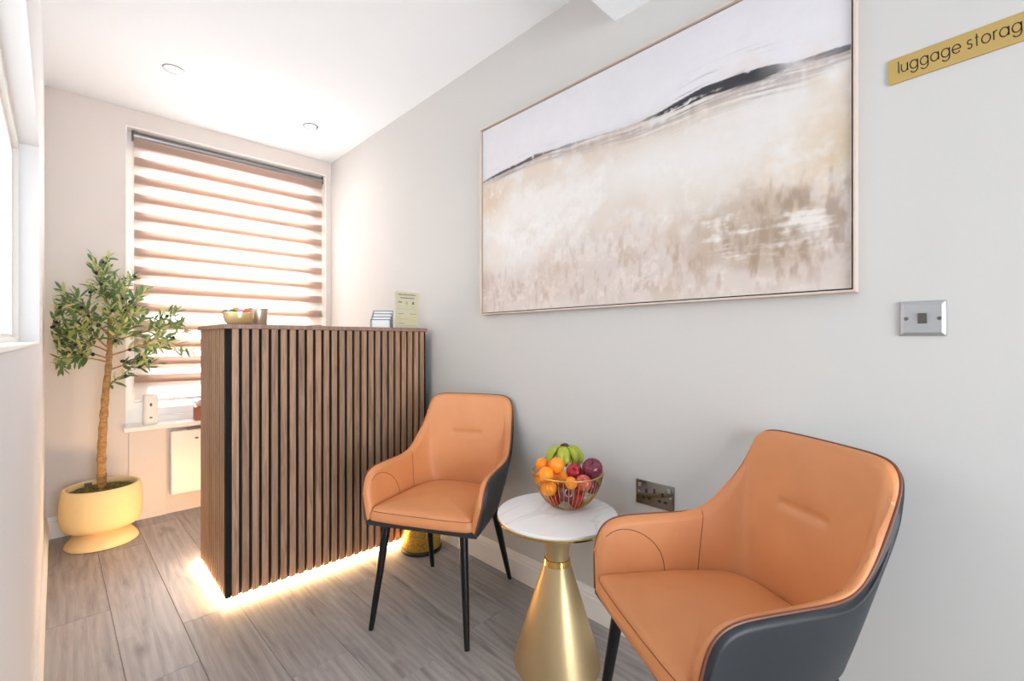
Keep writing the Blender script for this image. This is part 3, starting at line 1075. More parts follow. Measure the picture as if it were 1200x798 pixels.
# trunk
tr_pts = [Vector((0.0, 0.0, 0.25)), Vector((-0.004, 0.0, 0.45)), Vector((0.002, 0.002, 0.62)), Vector((0.012, 0.0, 0.80)), Vector((0.026, 0.0, 0.98)), Vector((0.030, -0.004, 1.12)), Vector((0.030, 0.0, 1.26))]
kk = [(i / 6, tuple(p)) for i, p in enumerate(tr_pts)]
tp = [catmull(kk, i / 48) for i in range(49)]
trr = [0.0205 - 0.012 * (i / 48) ** 1.6 + 0.0016 * math.sin(i * 1.7) + 0.001 * math.sin(i * 4.1) for i in range(49)]
MB().tube(tp, trr, 14).build('trunk', M['bark'], ol, smooth=80)
# crown: main branches, side twigs, leaves in pairs
rt = random.Random(23)
leaf_v = []
LN = 7
def leaf_mesh(bend):
    m = MB()
    rows = []
    for i in range(LN):
        u = i / (LN - 1)
        w = 0.135 * math.sin(PI * min(1, u * 0.94 + 0.05)) ** 0.8 + 0.004
        zz = -bend * u * u
        rows.append([(-w, u, zz + 0.05 * w / .155 * .4), (0, u, zz - 0.012), (w, u, zz + 0.05 * w / .155 * .4)])
    m.grid(rows)
    return m.mesh('leaf', M['leaf'], 80, fix=False)
leaf_meshes = [leaf_mesh(b) for b in (0.08, 0.22, 0.0)]
olive_me = MB().lathe([(0.0004 + 0.0085 * math.sin(PI * i / 8), -0.0115 * math.cos(PI * i / 8)) for i in range(9)], 10).mesh('olive', M['olive'], 80)
leaf_list, olive_list = [], []
def inside(p):
    X = PX + p.x
    return X > -0.072 and PY + p.y < YB - 0.03 and PY + p.y > 2.85
def twig(start, direc, length, r0, leaves, droop, name='branch'):
    pts = [start.copy()]
    d = direc.normalized()
    n = 9
    for i in range(n):
        d = (d + Vector((rt.uniform(-.12, .12), rt.uniform(-.12, .12), rt.uniform(-.06, .10) - droop))).normalized()
        q = pts[-1] + d * length / n
        if PX + q.x < -0.055:
            q.x = -0.055 - PX; d.x = abs(d.x) * .2
        if PY + q.y > YB - 0.045:
            q.y = YB - 0.045 - PY; d.y = -abs(d.y) * .2
        pts.append(q)
    MB().tube(pts, [max(0.0011, r0 * (1 - 0.8 * i / n)) for i in range(n + 1)], 6).build(name, M['bark'] if r0 > 0.004 else M['twig'], ol, smooth=80)
    step = 0.025
    L = int(length / step)
    for k in range(int(L * (1 - leaves)), L + 1):
        u = min(0.999, k * step / length)
        i = int(u * n); fr = u * n - i
        p = pts[i].lerp(pts[i + 1], fr)
        ax = (pts[i + 1] - pts[i]).normalized()
        side = ax.cross(Vector((rt.uniform(-1, 1), rt.uniform(-1, 1), rt.uniform(-1, 1)))).normalized()
        for sg in (-1, 1):
            dl = (ax * rt.uniform(0.55, 1.2) + side * sg * rt.uniform(0.7, 1.1)).normalized()
            leaf_list.append((p, dl, rt.uniform(0.045, 0.07)))
        if rt.random() < 0.30:
            olive_list.append(p + side * 0.012 + Vector((rt.uniform(-.01, .01), rt.uniform(-.012, 0), rt.uniform(-.012, .012))))
    leaf_list.append((pts[-1], (pts[-1] - pts[-2]).normalized(), 0.05))
    return pts
mains = [  # start height, azimuth direction (x, y, z), length
    (0.93, (-0.85, -0.45, 0.22), 0.23), (0.96, (-0.80, -0.35, 0.40), 0.27), (0.98, (0.95, -0.45, 0.26), 0.32), (1.02, (-0.60, -0.7, 0.65), 0.27), (1.06, (0.85, -0.3, 0.55), 0.33),
    (1.10, (-0.55, 0.15, 0.85), 0.28), (1.12, (0.30, -0.55, 0.95), 0.30), (1.16, (0.0, 0.2, 1.0), 0.30), (1.20, (-0.15, -0.1, 1.0), 0.35), (1.08, (0.70, 0.30, 0.35), 0.26), (1.14, (0.50, -0.5, 0.55), 0.28), (0.90, (0.75, -0.5, 0.34), 0.21), (1.04, (0.1, -0.9, 0.50), 0.24), (0.99, (-0.7, 0.1, 0.42), 0.24), (1.12, (-0.7, -0.3, 0.7), 0.27)]
for hz, dr, ln in mains:
    i = min(48, max(0, int((hz - 0.25) / 1.01 * 48)))
    st = Vector(tp[i])
    dv = Vector(dr)
    pts = twig(st, dv, ln, 0.0052, 0.62, 0.015)
    for q in range(4):
        j = rt.randint(3, 7)
        sd = (pts[j + 1] - pts[j]).normalized()
        side = sd.cross(Vector((rt.uniform(-1, 1), rt.uniform(-1, 1), rt.uniform(-1, 1)))).normalized()
        twig(pts[j], sd + side * 0.85, rt.uniform(0.10, 0.19), 0.0026, 0.9, 0.01, 'twig')
twig(Vector(tp[26]), Vector((0.6, -0.5, 0.35)), 0.16, 0.003, 0.7, 0.0)
rt.shuffle(leaf_list)
cdir = Vector((0 - PX, 0 - PY, 0)).normalized()
leaf_list = [l for l in leaf_list if inside(l[0] + l[1] * l[2])]
# the ones nearest the camera stay single leaves, the rest become one part
leaf_list.sort(key=lambda l: -(l[0] + l[1] * l[2] * .5).dot(cdir))
rest = MB()
for n_, (p, d, ln) in enumerate(leaf_list):
    up = (Vector((rt.uniform(-.7, .7), rt.uniform(-.7, .7), 1)) + cdir * 0.5).normalized()
    x = d.cross(up).normalized()
    zz = x.cross(d).normalized()
    mt = Matrix((x, d, zz)).transposed().to_4x4()
    mt = Matrix.Translation(p) @ mt @ Matrix.Scale(ln, 4)
    if n_ < 300:
        o = link('leaf', leaf_meshes[n_ % 3], ol)
        o.matrix_local = mt
    else:
        me = leaf_meshes[n_ % 3]
        rest.add([mt @ v.co for v in me.vertices], [tuple(f.vertices) for f in me.polygons])
if rest.v:
    ro = rest.build('foliage', M['leaf'], ol, smooth=80, fix=False)
    ro['kind'] = 'stuff'
rt.shuffle(olive_list)
for p in [q for q in olive_list if inside(q)][:60]:
    link('olive', olive_me, ol, p, (rt.uniform(0, 3), rt.uniform(0, 3), 0))

# ------------------------------------------------------------------ wall heater, windowsill things
he = thing('panel_heater', 'white flat panel heater on the wall below the window, half behind the desk', 'heater', (0.455, YB, 0.125))
MB().box(0, 0.62, -0.058, -0.018, 0, 0.40).build('panel', M['white'], he, bevel=0.006)
MB().box(0.05, 0.57, -0.018, 0.0, 0.06, 0.34).build('wall_bracket', M['grey'], he)
MB().box(0.085, 0.50, -0.054, -0.026, 0.399, 0.407).build('air_grille', M['alu'], he)
MB().lathe([(0.009, 0), (0.009, 0.002), (0.006, 0.0028)], 16).build('badge', M['grey'], he).matrix_local = Matrix.Translation((0.135, -0.0579, 0.345)) @ Matrix.Rotation(PI / 2, 4, 'X') @ Matrix.Diagonal((1.2, .7, 1, 1))

af = thing('air_freshener', 'white rounded air freshener dispenser standing on the windowsill', 'air freshener', (0.360, YB + 0.012, WZ0))
rows = []
for zz, kx in ((0, .9), (.004, .97), (.02, 1.0), (.10, 1.0), (.165, .98), (.18, .93), (.187, .8), (.189, .5)):
    rows.append([(0.038 * kx * (abs(math.cos(a)) ** .7) * (1 if math.cos(a) >= 0 else -1), 0.030 * kx * (abs(math.sin(a)) ** .7) * (1 if math.sin(a) >= 0 else -1), zz) for a in [2 * PI * j / 32 for j in range(32)]])
am = MB().grid(rows, True)
am.f.append(tuple(reversed(range(32))))
am.f.append(tuple(7 * 32 + j for j in range(32)))
am.build('case', M['white'], af, smooth=50)
for zz, sx, sz in ((0.125, 0.006, 0.011), (0.045, 0.008, 0.005)):
    MB().lathe([(1, 0), (1, 0.0012), (0.6, 0.0016)], 16).build('sensor_window' if sx < .007 else 'badge', M['grey'], af).matrix_local = Matrix.Translation((0, -0.0302, zz)) @ Matrix.Rotation(PI / 2, 4, 'X') @ Matrix.Diagonal((sx, sz, 1, 1))

bx = thing('tissue_box', 'small brown box with pale pinkish tuft on the windowsill behind the desk', 'box', (0.640, YB + 0.000, WZ0))
M['boxbrown'] = mat('brown_card', rgb(150, 92, 76), 0.6)
M['tuft'] = mat('pale_tissue', rgb(226, 204, 204), 0.9)
MB().box(-0.055, 0.055, -0.035, 0.035, 0, 0.088).build('carton', M['boxbrown'], bx, bevel=0.003)
tm = MB()
rows = []
for i in range(7):
    u = i / 6
    rows.append([((0.018 + 0.012 * u + 0.007 * math.sin(3 * a + i)) * math.cos(a), (0.010 + 0.010 * u + 0.005 * math.sin(4 * a)) * math.sin(a), 0.088 + 0.034 * u + 0.006 * math.sin(5 * a) * u) for a in [2 * PI * j / 24 for j in range(24)]])
tm.grid(rows, True)
tm.build('tuft', M['tuft'], bx, smooth=80).location = (-0.02, 0, 0)

# ------------------------------------------------------------------ things on the counter
CT = DZ1 + 0.0185
cb = thing('sweet_bowl', 'golden glass bowl of wrapped sweets at the left end of the counter', 'bowl', (0.562, 2.40, CT))
MB().lathe([(0.030, 0.0), (0.042, 0.003), (0.055, 0.016), (0.061, 0.036), (0.0625, 0.061), (0.061, 0.0615), (0.059, 0.037), (0.052, 0.019), (0.038, 0.007)], 40).build('bowl_body', M['amber'], cb)
SW = [((-0.052, -0.006, 0.056), rgb(62, 104, 112), 'teal wrapped sweet at the left rim of the golden bowl'), ((-0.025, -0.004, 0.060), rgb(70, 140, 110), 'green wrapped sweet in the golden bowl'),
      ((-0.016, 0.016, 0.070), rgb(240, 160, 30), 'orange yellow wrapped sweet on top of the golden bowl'), ((0.006, 0.0, 0.062), rgb(206, 160, 214), 'lilac wrapped sweet in the golden bowl'),
      ((0.034, 0.004, 0.064), rgb(240, 110, 50), 'bright orange red sweet at the right of the golden bowl'), ((0.012, 0.030, 0.058), rgb(230, 200, 150), 'pale wrapped sweet at the back of the golden bowl')]
for p, col, lb in SW:
    s = thing('wrapped_sweet', lb, 'sweet', (0.562 + p[0] * 0.87 + p[1] * .5, 2.40 - p[0] * .5 + p[1], CT + p[2] + 0.006), rf.uniform(0, 3), 'wrapped sweets in the golden bowl')
    mm = mat('sweet_wrapper', col, 0.3)
    MB().lathe([(0.0003 + 0.0135 * math.sin(PI * i / 8), -0.0115 * math.cos(PI * i / 8)) for i in range(9)], 12).build('sweet_body', mm, s, smooth=80)
    for sg in (-1, 1):
        rows = [[(sg * (0.009 + 0.009 * u), (0.002 + 0.007 * u) * c, 0.002 * math.sin(7 * c + u * 3)) for c in (-1, -.5, 0, .5, 1)] for u in (0, .5, 1)]
        MB().grid(rows).build('twist', mm, s, fix=False)
cbf = MB()
tu = thing('metal_tub', 'plain champagne coloured metal pot on the counter behind the sweet bowl', 'pot', (0.672, 2.50, CT))
MB().lathe([(0.036, 0.0), (0.038, 0.003), (0.041, 0.084), (0.0435, 0.086), (0.0435, 0.091), (0.039, 0.091), (0.036, 0.006)], 40).build('tub_body', mat('champagne_metal', rgb(206, 196, 176), 0.3, 0.8), tu)
# tiered card holder
chd = thing('card_holder', 'clear four tier card holder on the counter beside the cream notice', 'card holder', (1.212, 2.275, CT), math.radians(-42))
for k in range(4):
    zt_ = 0.043 + 0.017 * k
    y = 0.0 + 0.019 * k
    o = MB().box(-0.052, 0.052, y, y + 0.002, 0.0, zt_).build('tier', M['acrylic'], chd, smooth=0)
    e = MB().box(-0.0545, 0.0545, y - 0.0008, y + 0.0028, zt_, zt_ + 0.0036).box(-0.0545, -0.052, y - .0006, y + .0026, 0.0, zt_).box(0.052, 0.0545, y - .0006, y + .0026, 0.0, zt_)
    e.build('edge', M['acrylic_edge'], o, smooth=0)
    MB().box(-0.045, 0.045, y + 0.005, y + 0.011, 0.003, zt_ + 0.004).build('cards', M['white'], o, smooth=0)
MB().box(-0.0535, 0.0535, -0.001, 0.072, 0.0, 0.0025).build('holder_base', M['acrylic'], chd, smooth=0)
# notice in an acrylic stand
sg_ = thing('notice_stand', 'upright cream notice with small print at the right end of the counter', 'sign', (1.354, 2.235, CT))
M['cream'] = mat('cream_notice', rgb(196, 191, 164), 0.5)
M['ink'] = mat('notice_ink', rgb(104, 96, 72), 0.6)
M['ink_l'] = mat('notice_ink_light', rgb(178, 168, 132), 0.6)
M['ink_g'] = mat('notice_patch', rgb(198, 190, 146), 0.6)
MB().box(-0.074, 0.074, 0.0, 0.003, 0.002, 0.203).build('board', M['cream'], sg_, smooth=0)
MB().box(-0.074, 0.074, -0.012, 0.015, 0.0, 0.002).build('foot', M['acrylic'], sg_, smooth=0)
def marks(name, m, rects):
    b = MB()
    for x0, x1, z0, z1 in rects:
        b.box(x0, x1, -0.0006, 0.0, z0, z1)
    o = b.build(name, m, sg_, smooth=0)
    o['kind'] = 'stuff'
    return o
def line(x0, x1, z, h, seed):
    r = random.Random(seed)
    out = []
    x = x0
    while x < x1:
        w = r.uniform(0.002, 0.006)
        out.append((x, min(x + w, x1), z, z + h * r.uniform(.7, 1)))
        x += w + r.uniform(0.0008, 0.002)
    return out
marks('print', M['ink'], line(-.056, .054, .184, .006, 1) + line(-.042, .046, .166, .0055, 2) + line(-.056, -.032, .142, .006, 3) + [(.032, .044, .134, .148)] + line(-.06, -.022, .079, .003, 4) + line(.02, .06, .079, .003, 5) + line(-.060, -.020, .026, .003, 6))
marks('fine_print', M['ink_l'], line(-.055, -.035, .120, .003, 7) + line(-.014, .008, .120, .003, 8) + line(.028, .056, .120, .003, 9) + line(-.066, .064, .106, .003, 10) + line(-.056, .01, .050, .003, 11) + line(-.06, .06, .014, .003, 12) + [(-.008, .004, .132, .150)])
marks('tint_patch', M['ink_g'], [(.016, .060, .038, .074), (-.064, -.036, .040, .072)])

# ------------------------------------------------------------------ painting
PY0, PY1, PZ0, PZ1 = 0.2225, 1.721, 1.226, 2.140
pa = thing('wall_painting', 'large abstract beige landscape painting with dark horizon stroke in a slim pale frame', 'painting', (XR, (PY0 + PY1) / 2, PZ0))
pw, ph = PY1 - PY0, PZ1 - PZ0
def vnoise(shape_xy, fx, fy, seed):
    r = np.random.default_rng(seed)
    x, y = shape_xy
    gx, gy = int(fx) + 3, int(fy) + 3
    g = r.random((gx, gy))
    X, Y = x * fx, y * fy
    i, j = X.astype(int), Y.astype(int)
    u, v = X - i, Y - j
    u = u * u * (3 - 2 * u); v = v * v * (3 - 2 * v)
    return g[i, j] * (1 - u) * (1 - v) + g[i + 1, j] * u * (1 - v) + g[i, j + 1] * (1 - u) * v + g[i + 1, j + 1] * u * v
def fbm(xy, fx, fy, seed, octv=4):
    t, a, s = 0, 1.0, 0
    for o in range(octv):
        t = t + a * vnoise(xy, fx * 2 ** o, fy * 2 ** o, seed + o * 13)
        s += a
        a *= 0.55
    return t / s
NU, NV = 520, 320
U, V = np.meshgrid(np.linspace(0, 1, NU), np.linspace(0, 1, NV), indexing='ij')
xy = (U, V)
def L3(c):
    return np.array(rgb(*c)[:3])
def blend(img, mask, col):
    mask = np.clip(mask, 0, 1)[..., None]
    return img * (1 - mask) + L3(col) * mask
def sstep(a, b, x):
    t = np.clip((x - a) / (b - a), 0, 1)
    return t * t * (3 - 2 * t)
img = np.zeros((NU, NV, 3)) + L3((218, 216, 222))
hor = np.interp(U, [0, .12, .24, .36, .45, .55, .637, .74, .82, .88, .93, 1.0], [.722, .742, .752, .742, .732, .722, .722, .739, .737, .726, .714, .704])
n1 = fbm(xy, 5, 4, 1, 6); n2 = fbm(xy, 9, 4, 2, 6); n3 = fbm(xy, 34, 24, 3, 4); n4 = fbm(xy, 4, 3, 5, 6); n5 = fbm(xy, 70, 16, 9, 3); n6 = fbm(xy, 12, 70, 17, 3); n7 = fbm(xy, 100, 64, 23, 2)
fine = (n7 - .5) * .30 + (n3 - .5) * .5
img = blend(img, sstep(.35, .7, n1 + fine * .2) * .35, (206, 204, 213))
img = blend(img, sstep(.80, 1.0, V) * .35, (204, 202, 210))
below = sstep(0.022, -0.03, V - hor + (n6 - .5) * .05 + (n7 - .5) * .02)
base = np.zeros_like(img) + L3((219, 214, 211))
base = blend(base, sstep(.42, .60, n2 + fine * .35) * .55, (214, 198, 182))
base = blend(base, sstep(.50, .66, n4 + fine * .35) * .50, (206, 184, 162))
base = blend(base, sstep(.46, .62, 1 - n1 + fine * .3) * .75, (228, 225, 223))
low = sstep(.40, .14, V + (n1 - .5) * .30 + fine * .12)
base = blend(base, low * .72, (201, 183, 174))
base = blend(base, low * sstep(.50, .62, n4 * .5 + n5 * .5) * .55, (182, 160, 148))
base = blend(base, low * sstep(.53, .64, n3 * .6 + n7 * .4) * .45, (222, 211, 204))
base = blend(base, low * sstep(.52, .62, n2 * .6 + n5 * .4) * .5, (196, 170, 148))
# ochre under the stroke, left edge and right edge
base = blend(base, sstep(.14, 0, np.abs(V - (hor - .10) - (n2 - .5) * .12)) * sstep(.40, .62, n2 + fine * .4) * .5, (210, 190, 168))
base = blend(base, np.exp(-(((U - .97) / .09) ** 2 + ((V - .42) / .20) ** 2)) * sstep(.40, .60, n2 * .5 + n3 * .5) * .65, (206, 178, 138))
base = blend(base, np.exp(-(((U - .05) / .07) ** 2 + ((V - .60) / .12) ** 2)) * sstep(.40, .58, n3 * .6 + n2 * .4) * .8, (208, 178, 142))
# pale clouds left and centre
base = blend(base, np.exp(-(((U - .18) / .15) ** 2 + ((V - .40) / .16) ** 2)) * .9 * sstep(.34, .56, n1 + .1 + fine * .3), (230, 228, 227))
base = blend(base, np.exp(-(((U - .62) / .26) ** 2 + ((V - .53) / .10) ** 2)) * .85 * sstep(.3, .55, n4 + .1 + fine * .3), (222, 221, 221))
base = blend(base, np.exp(-(((U - .85) / .12) ** 2 + ((V - .58) / .07) ** 2)) * .7, (220, 216, 214))
# brown patch lower right with white scumble
m = np.exp(-(((U - .84) / .21) ** 2 + ((V - .20) / .17) ** 2))
base = blend(base, sstep(.30, .62, m * .75 + (n2 - .5) * .9 + fine * .35) * .62, (178, 154, 130))
base = blend(base, sstep(.42, .70, m * .7 + (n4 - .5) * .8 + (n5 - .5) * .7) * .55, (150, 126, 102))
mw = np.exp(-(((U - .775) / .055) ** 2 + ((V - .24) / .075) ** 2)) + np.exp(-(((U - .935) / .05) ** 2 + ((V - .21) / .075) ** 2)) + .6 * np.exp(-(((U - .86) / .10) ** 2 + ((V - .15) / .05) ** 2))
base = blend(base, sstep(.30, .85, mw * .62 + fine * 1.1 + (n6 - .5) * .8) * .85, (229, 224, 220))
base = blend(base, sstep(.06, .0, V + fine * .05) * .55, (212, 200, 190))
img = img * (1 - below[..., None]) + base * below[..., None]
# warm smudge around the right end of the stroke
img = blend(img, np.exp(-(((U - .92) / .10) ** 2 + ((V - .755) / .055) ** 2)) * sstep(.36, .60, n2 + fine * .4) * .85, (214, 192, 170))
# mauve wash under the stroke, then dry-brush dark stroke
def lng(f, seed):
    return vnoise((U, np.clip((V - hor) * 1.0 + .5, 0, 1)), f[0], f[1], seed)
st1 = lng((7, 130), 31) * .6 + lng((16, 260), 32) * .4
st2 = lng((5, 90), 41) * .5 + lng((22, 200), 42) * .5
dist = V - hor
wash = np.interp(U, [0, .1, .3, .5, .6, .7, .85, .93, 1.0], [.010, .016, .022, .030, .034, .040, .045, .035, .016])
washm = np.exp(-((dist + wash * .9) / wash) ** 2) * sstep(.25, .65, st2 * .7 + n5 * .3)
img = blend(img, washm * .75, (158, 142, 140))
img = blend(img, washm * sstep(.55, .75, st1) * .5, (120, 108, 110))
thick = np.interp(U, [0, .04, .12, .20, .28, .36, .46, .58, .61, .66, .74, .82, .86, .90, .945, .97, 1.0], [.003, .007, .010, .010, .008, .005, .003, .002, .006, .014, .022, .027, .022, .010, .006, .010, .008])
thick = thick * (.55 + .9 * st1)
core = sstep(1.0, .72, np.abs(dist + (st2 - .5) * .012) / (thick + 1e-4))
dens = np.interp(U, [0, .05, .2, .3, .42, .56, .60, .64, .84, .88, .915, .95, 1], [.45, .9, .9, .7, .35, .25, .6, 1.0, 1.0, .8, .05, .5, .8])
img = blend(img, core * dens * sstep(.26, .42, st1 * .4 + n5 * .3 + n7 * .3), (50, 50, 58))
fl_ = sstep(.66, .80, st1) * np.exp(-(dist / (thick * 2.2 + .004)) ** 2) * np.interp(U, [0, .1, .3, .5, .62, .7, .9, 1], [.5, .8, .5, .2, .6, .9, .8, .5])
img = blend(img, fl_ * .8, (70, 66, 72))
grey_ = img.mean(-1, keepdims=True)
img = img + (grey_ - img) * .14
img = np.clip(img * (0.955 + 0.06 * n3[..., None] + 0.03 * n7[..., None]), 0, 1)
def paint_mesh():
    me = bpy.data.meshes.new('canvas')
    fx = -0.030
    # canvas plane, left of picture = far end (large Y)
    Yc = pw / 2 - 0.012 - U * (pw - 0.024)
    Zc = 0.012 + V * (ph - 0.024)
    vs = np.stack([np.full_like(U, fx), Yc, Zc], -1).reshape(-1, 3)
    idx = np.arange(NU * NV).reshape(NU, NV)
    q = np.stack([idx[:-1, :-1], idx[:-1, 1:], idx[1:, 1:], idx[1:, :-1]], -1).reshape(-1, 4)
    me.from_pydata(vs.tolist(), [], q.tolist())
    ca = me.color_attributes.new('paint', 'FLOAT_COLOR', 'POINT')
    buf = np.ones((NU * NV, 4), dtype=np.float32)
    buf[:, :3] = img.reshape(-1, 3)
    ca.data.foreach_set('color', buf.ravel())
    m = mat('canvas_paint', rough=0.7)
    t = NT(m)
    at = t.n('ShaderNodeAttribute', attribute_name='paint')
    t.l(at.outputs['Color'], t.p.inputs['Base Color'])
    t.bump(t.noise(t.coords((1, 1, 1), rand=False), 260, 3), 0.15, 0.001)
    me.materials.append(m)
    # check facing (towards -x)
    if me.polygons[0].normal.x > 0:
        me.flip_normals()
    return me
link('canvas', paint_mesh(), pa)
MB().box(-0.0295, -0.006, -pw / 2 + 0.011, pw / 2 - 0.011, 0.011, ph - 0.011).build('stretcher', M['trim'], pa, smooth=0)
M['frame'] = mat('pale_frame', rgb(206, 190, 178), 0.4)
M['frame_in'] = mat('frame_shadow_gap', rgb(60, 52, 48), 0.7)
MB().box(-0.024, -0.004, -pw / 2 + 0.006, pw / 2 - 0.006, 0.006, ph - 0.006).build('backing', M['frame_in'], pa, smooth=0)
for nm, (a, b, c, d) in (('l', (pw / 2 - 0.006, pw / 2, 0, ph)), ('r', (-pw / 2, -pw / 2 + 0.006, 0, ph)), ('t', (-pw / 2 + .006, pw / 2 - .006, ph - 0.006, ph)), ('b', (-pw / 2 + .006, pw / 2 - .006, 0, 0.006))):
    MB().box(-0.040, 0.0, a, b, c, d).build('frame_rail', M['frame'], pa, bevel=0.001)

# ------------------------------------------------------------------ sign with lettering
SGL, SGR = 0.162, -0.135
sn = thing('brass_sign', 'brushed brass wall plaque lettered luggage storage at the upper right', 'sign', (XR, SGL, 1.7755))
sn.rotation_euler = (math.radians(-2.0), 0, 0)
sl_ = SGL - SGR
pts = []
for cx_, cz_, a0 in ((-0.006, 0.0255, 0), (-sl_ + 0.006, 0.0255, 90), (-sl_ + 0.006, -0.0255, 180), (-0.006, -0.0255, 270)):
    for i in range(6):
        a = math.radians(a0 + 90 * i / 5)
        pts.append((cx_ + 0.006 * math.cos(a), cz_ + 0.006 * math.sin(a)))
M['brass_sign'] = brushed('brushed_brass_sign', rgb(208, 178, 112), 0.42, (1, 60, 1))
MB().prism(pts, 'x', -0.0045, 0.0).build('plate', M['brass_sign'], sn, bevel=0.0006)
def arc(cx, cy, r, a0, a1, n=22):
    return [(cx + r * math.cos(math.radians(a0 + (a1 - a0) * i / n)), cy + r * math.sin(math.radians(a0 + (a1 - a0) * i / n))) for i in range(n + 1)]
GL = {
    'l': ([[(0, 0), (0, 1.45)]], 0.0),
    'u': ([[(0, 1), (0, .42)] + arc(.42, .42, .42, 180, 360) + [(.84, .42), (.84, 1)], [(.84, 0), (.84, 1)]], .84),
    'g': ([arc(.5, .5, .5, 0, 360, 32), [(1, 1), (1, .0)] + arc(.5, .02, .5, 0, -150)], 1.0),
    'a': ([arc(.5, .5, .5, 0, 360, 32), [(1, 0), (1, 1)]], 1.0),
    'e': ([[(0.0, .5), (1, .5)] + arc(.5, .5, .5, 0, 322, 30)], 1.0),
    's': ([arc(.27, .75, .25, 40, 250, 14) + arc(.27, .27, .27, 70, -140, 14)], .54),
    't': ([[(.2, 0), (.2, 1.4)], [(0, 1), (.42, 1)]], .40),
    'o': ([arc(.5, .5, .5, 0, 360, 32)], 1.0),
    'r': ([[(0, 0), (0, 1)], arc(.36, .64, .36, 180, 80, 10)], .30),
}
GL['s'] = ([arc(.27, .74, .25, 30, 270, 14)[:-1] + arc(.27, .26, .26, 90, -150, 14)], .54)
xh, wf_ = 0.0202, 0.0139
def ribbon(mb, pl_, wd):
    n = len(pl_)
    closed = (abs(pl_[0][0] - pl_[-1][0]) + abs(pl_[0][1] - pl_[-1][1])) < 1e-6
    P = [Vector(p) for p in pl_]
    top, botm = [], []
    for i in range(n):
        if closed:
            a, b = P[(i - 1) % (n - 1)], P[(i + 1) % (n - 1)]
        else:
            a, b = P[max(0, i - 1)], P[min(n - 1, i + 1)]
        t = (b - a)
        t = t.normalized() if t.length > 1e-9 else Vector((1, 0))
        nn = Vector((-t.y, t.x)) * wd / 2
        top.append(P[i] + nn); botm.append(P[i] - nn)
    f0, f1 = -0.0051, -0.0044
    rows = [[(f0, -p.x, p.y) for p in top], [(f0, -p.x, p.y) for p in botm], [(f1, -p.x, p.y) for p in botm], [(f1, -p.x, p.y) for p in top], [(f0, -p.x, p.y) for p in top]]
    mb.grid(rows)
M['letter'] = mat('engraved_letter', rgb(38, 34, 30), 0.5)
xp = 0.0205
for chh in 'luggage storage':
    if chh == ' ':
        xp += 0.0062
        continue
    strokes, adv = GL[chh]
    lm = MB()
    for st in strokes:
        ribbon(lm, [(xp + p[0] * wf_ * 0.98, -0.0085 + p[1] * xh) for p in st], 0.0023)
    lm.build('letter', M['letter'], sn, smooth=0)
    xp += adv * wf_ * 0.98 + 0.0051

# ------------------------------------------------------------------ light switch
sw = thing('light_switch', 'brushed steel single light switch plate on the wall below the brass sign', 'light switch', (XR, 0.0972, 1.1535))
hwS = 0.0425
rows = []
for x, k in ((0.0, 1.0), (-0.003, 1.0), (-0.0065, 0.965), (-0.009, 0.83), (-0.0095, 0.80)):
    rows.append([(x, hwS * k * sy, hwS * k * sz) for sy, sz in ((-1, -1), (1, -1), (1, 1), (-1, 1))])
pm = MB().grid(rows, True)
pm.f.append((16, 17, 18, 19))
pm.f.append((3, 2, 1, 0))
pm.build('plate', M['steel'], sw, bevel=0.0008, smooth=15)
MB().prism([(-0.0093, -0.0125), (-0.0100, -0.0125), (-0.0165, 0.0125), (-0.0093, 0.0125)], 'y', -0.0085, 0.0085).build('rocker', M['steel_d'], sw, bevel=0.0008, smooth=15).rotation_euler = (0, 0, 0)
for sy in (-1, 1):
    o = MB().lathe([(0.0046, 0), (0.0046, 0.0012), (0.0030, 0.0018)], 16).build('screw', M['steel_d'], sw)
    o.matrix_local = Matrix.Translation((-0.0094, sy * 0.0300, 0)) @ Matrix.Rotation(-PI / 2, 4, 'Y')
    s = MB().box(-0.0004, 0.0004, -0.0028, 0.0028, 0.0016, 0.0020).build('screw_slot', M['black'], o, smooth=0)

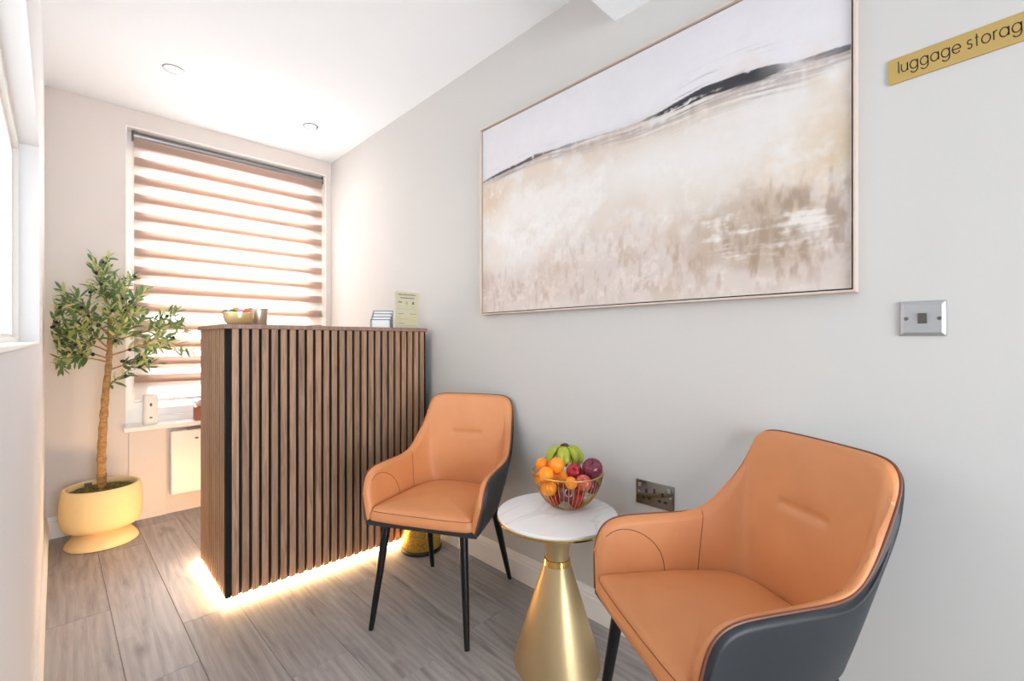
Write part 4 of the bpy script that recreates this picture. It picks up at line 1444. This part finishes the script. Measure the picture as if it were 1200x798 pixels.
# ------------------------------------------------------------------ double socket
so = thing('double_socket', 'polished dark nickel double wall socket between the table and the near chair', 'socket', (XR, 0.8045, 0.5520))
MB().box(-0.0050, 0.0, -0.0715, 0.0715, -0.0415, 0.0415).build('plate', M['nickel'], so, bevel=0.0012)
MB().box(-0.0042, 0.0, -0.0735, 0.0735, -0.0435, 0.0435).build('plate_edge', M['steel_d'], so, bevel=0.0012)
for sy in (-1, 1):
    MB().box(-0.0090, -0.0048, sy * 0.056 - 0.006, sy * 0.056 + 0.006, 0.020, 0.034).build('rocker', M['steel'], so, bevel=0.0012)
    for (dy, dz, wy, wz) in ((0, 0.007, 0.0042, 0.0070), (-0.011, -0.017, 0.0058, 0.0044), (0.011, -0.017, 0.0058, 0.0044)):
        MB().box(-0.0056, -0.0049, sy * 0.031 + dy - wy, sy * 0.031 + dy + wy, dz - wz, dz + wz).build('pin_slot', M['black'], so, smooth=0)
for sy in (-1, 1):
    o = MB().lathe([(0.0034, 0), (0.0034, 0.0008), (0.0024, 0.0013)], 14).build('screw', M['steel'], so)
    o.matrix_local = Matrix.Translation((-0.0049, sy * 0.0605, 0.002)) @ Matrix.Rotation(-PI / 2, 4, 'Y')
MB().box(-0.0058, -0.0049, -0.004, 0.004, 0.006, 0.022).build('label_plate', M['black'], so, smooth=0)

# ------------------------------------------------------------------ unseen glazed door behind the camera, added to let in fill light
d1 = bpy.data.objects.new('fill_door_1', None)
C.objects.link(d1)
d1.location = (0.15, YF, 0)
struct(d1, 'added glazed door behind the camera for fill light', 'door')
MB().box(-0.90, -0.82, -0.10, -0.05, 0, 2.2).box(0.82, 0.90, -0.10, -0.05, 0, 2.2).box(-0.82, 0.82, -0.10, -0.05, 2.10, 2.2).box(-0.04, 0.04, -0.10, -0.05, 0, 2.1).box(-0.82, -0.04, -0.10, -0.05, 0, 0.1).box(0.04, 0.82, -0.10, -0.05, 0, 0.1).build('fill_door_frame', M['trim'], d1, smooth=0)
for sx in (-1, 1):
    MB().box(min(sx * 0.04, sx * 0.82), max(sx * 0.04, sx * 0.82), -0.078, -0.072, 0.1, 2.10).build('pane', M['glass'], d1, smooth=0)
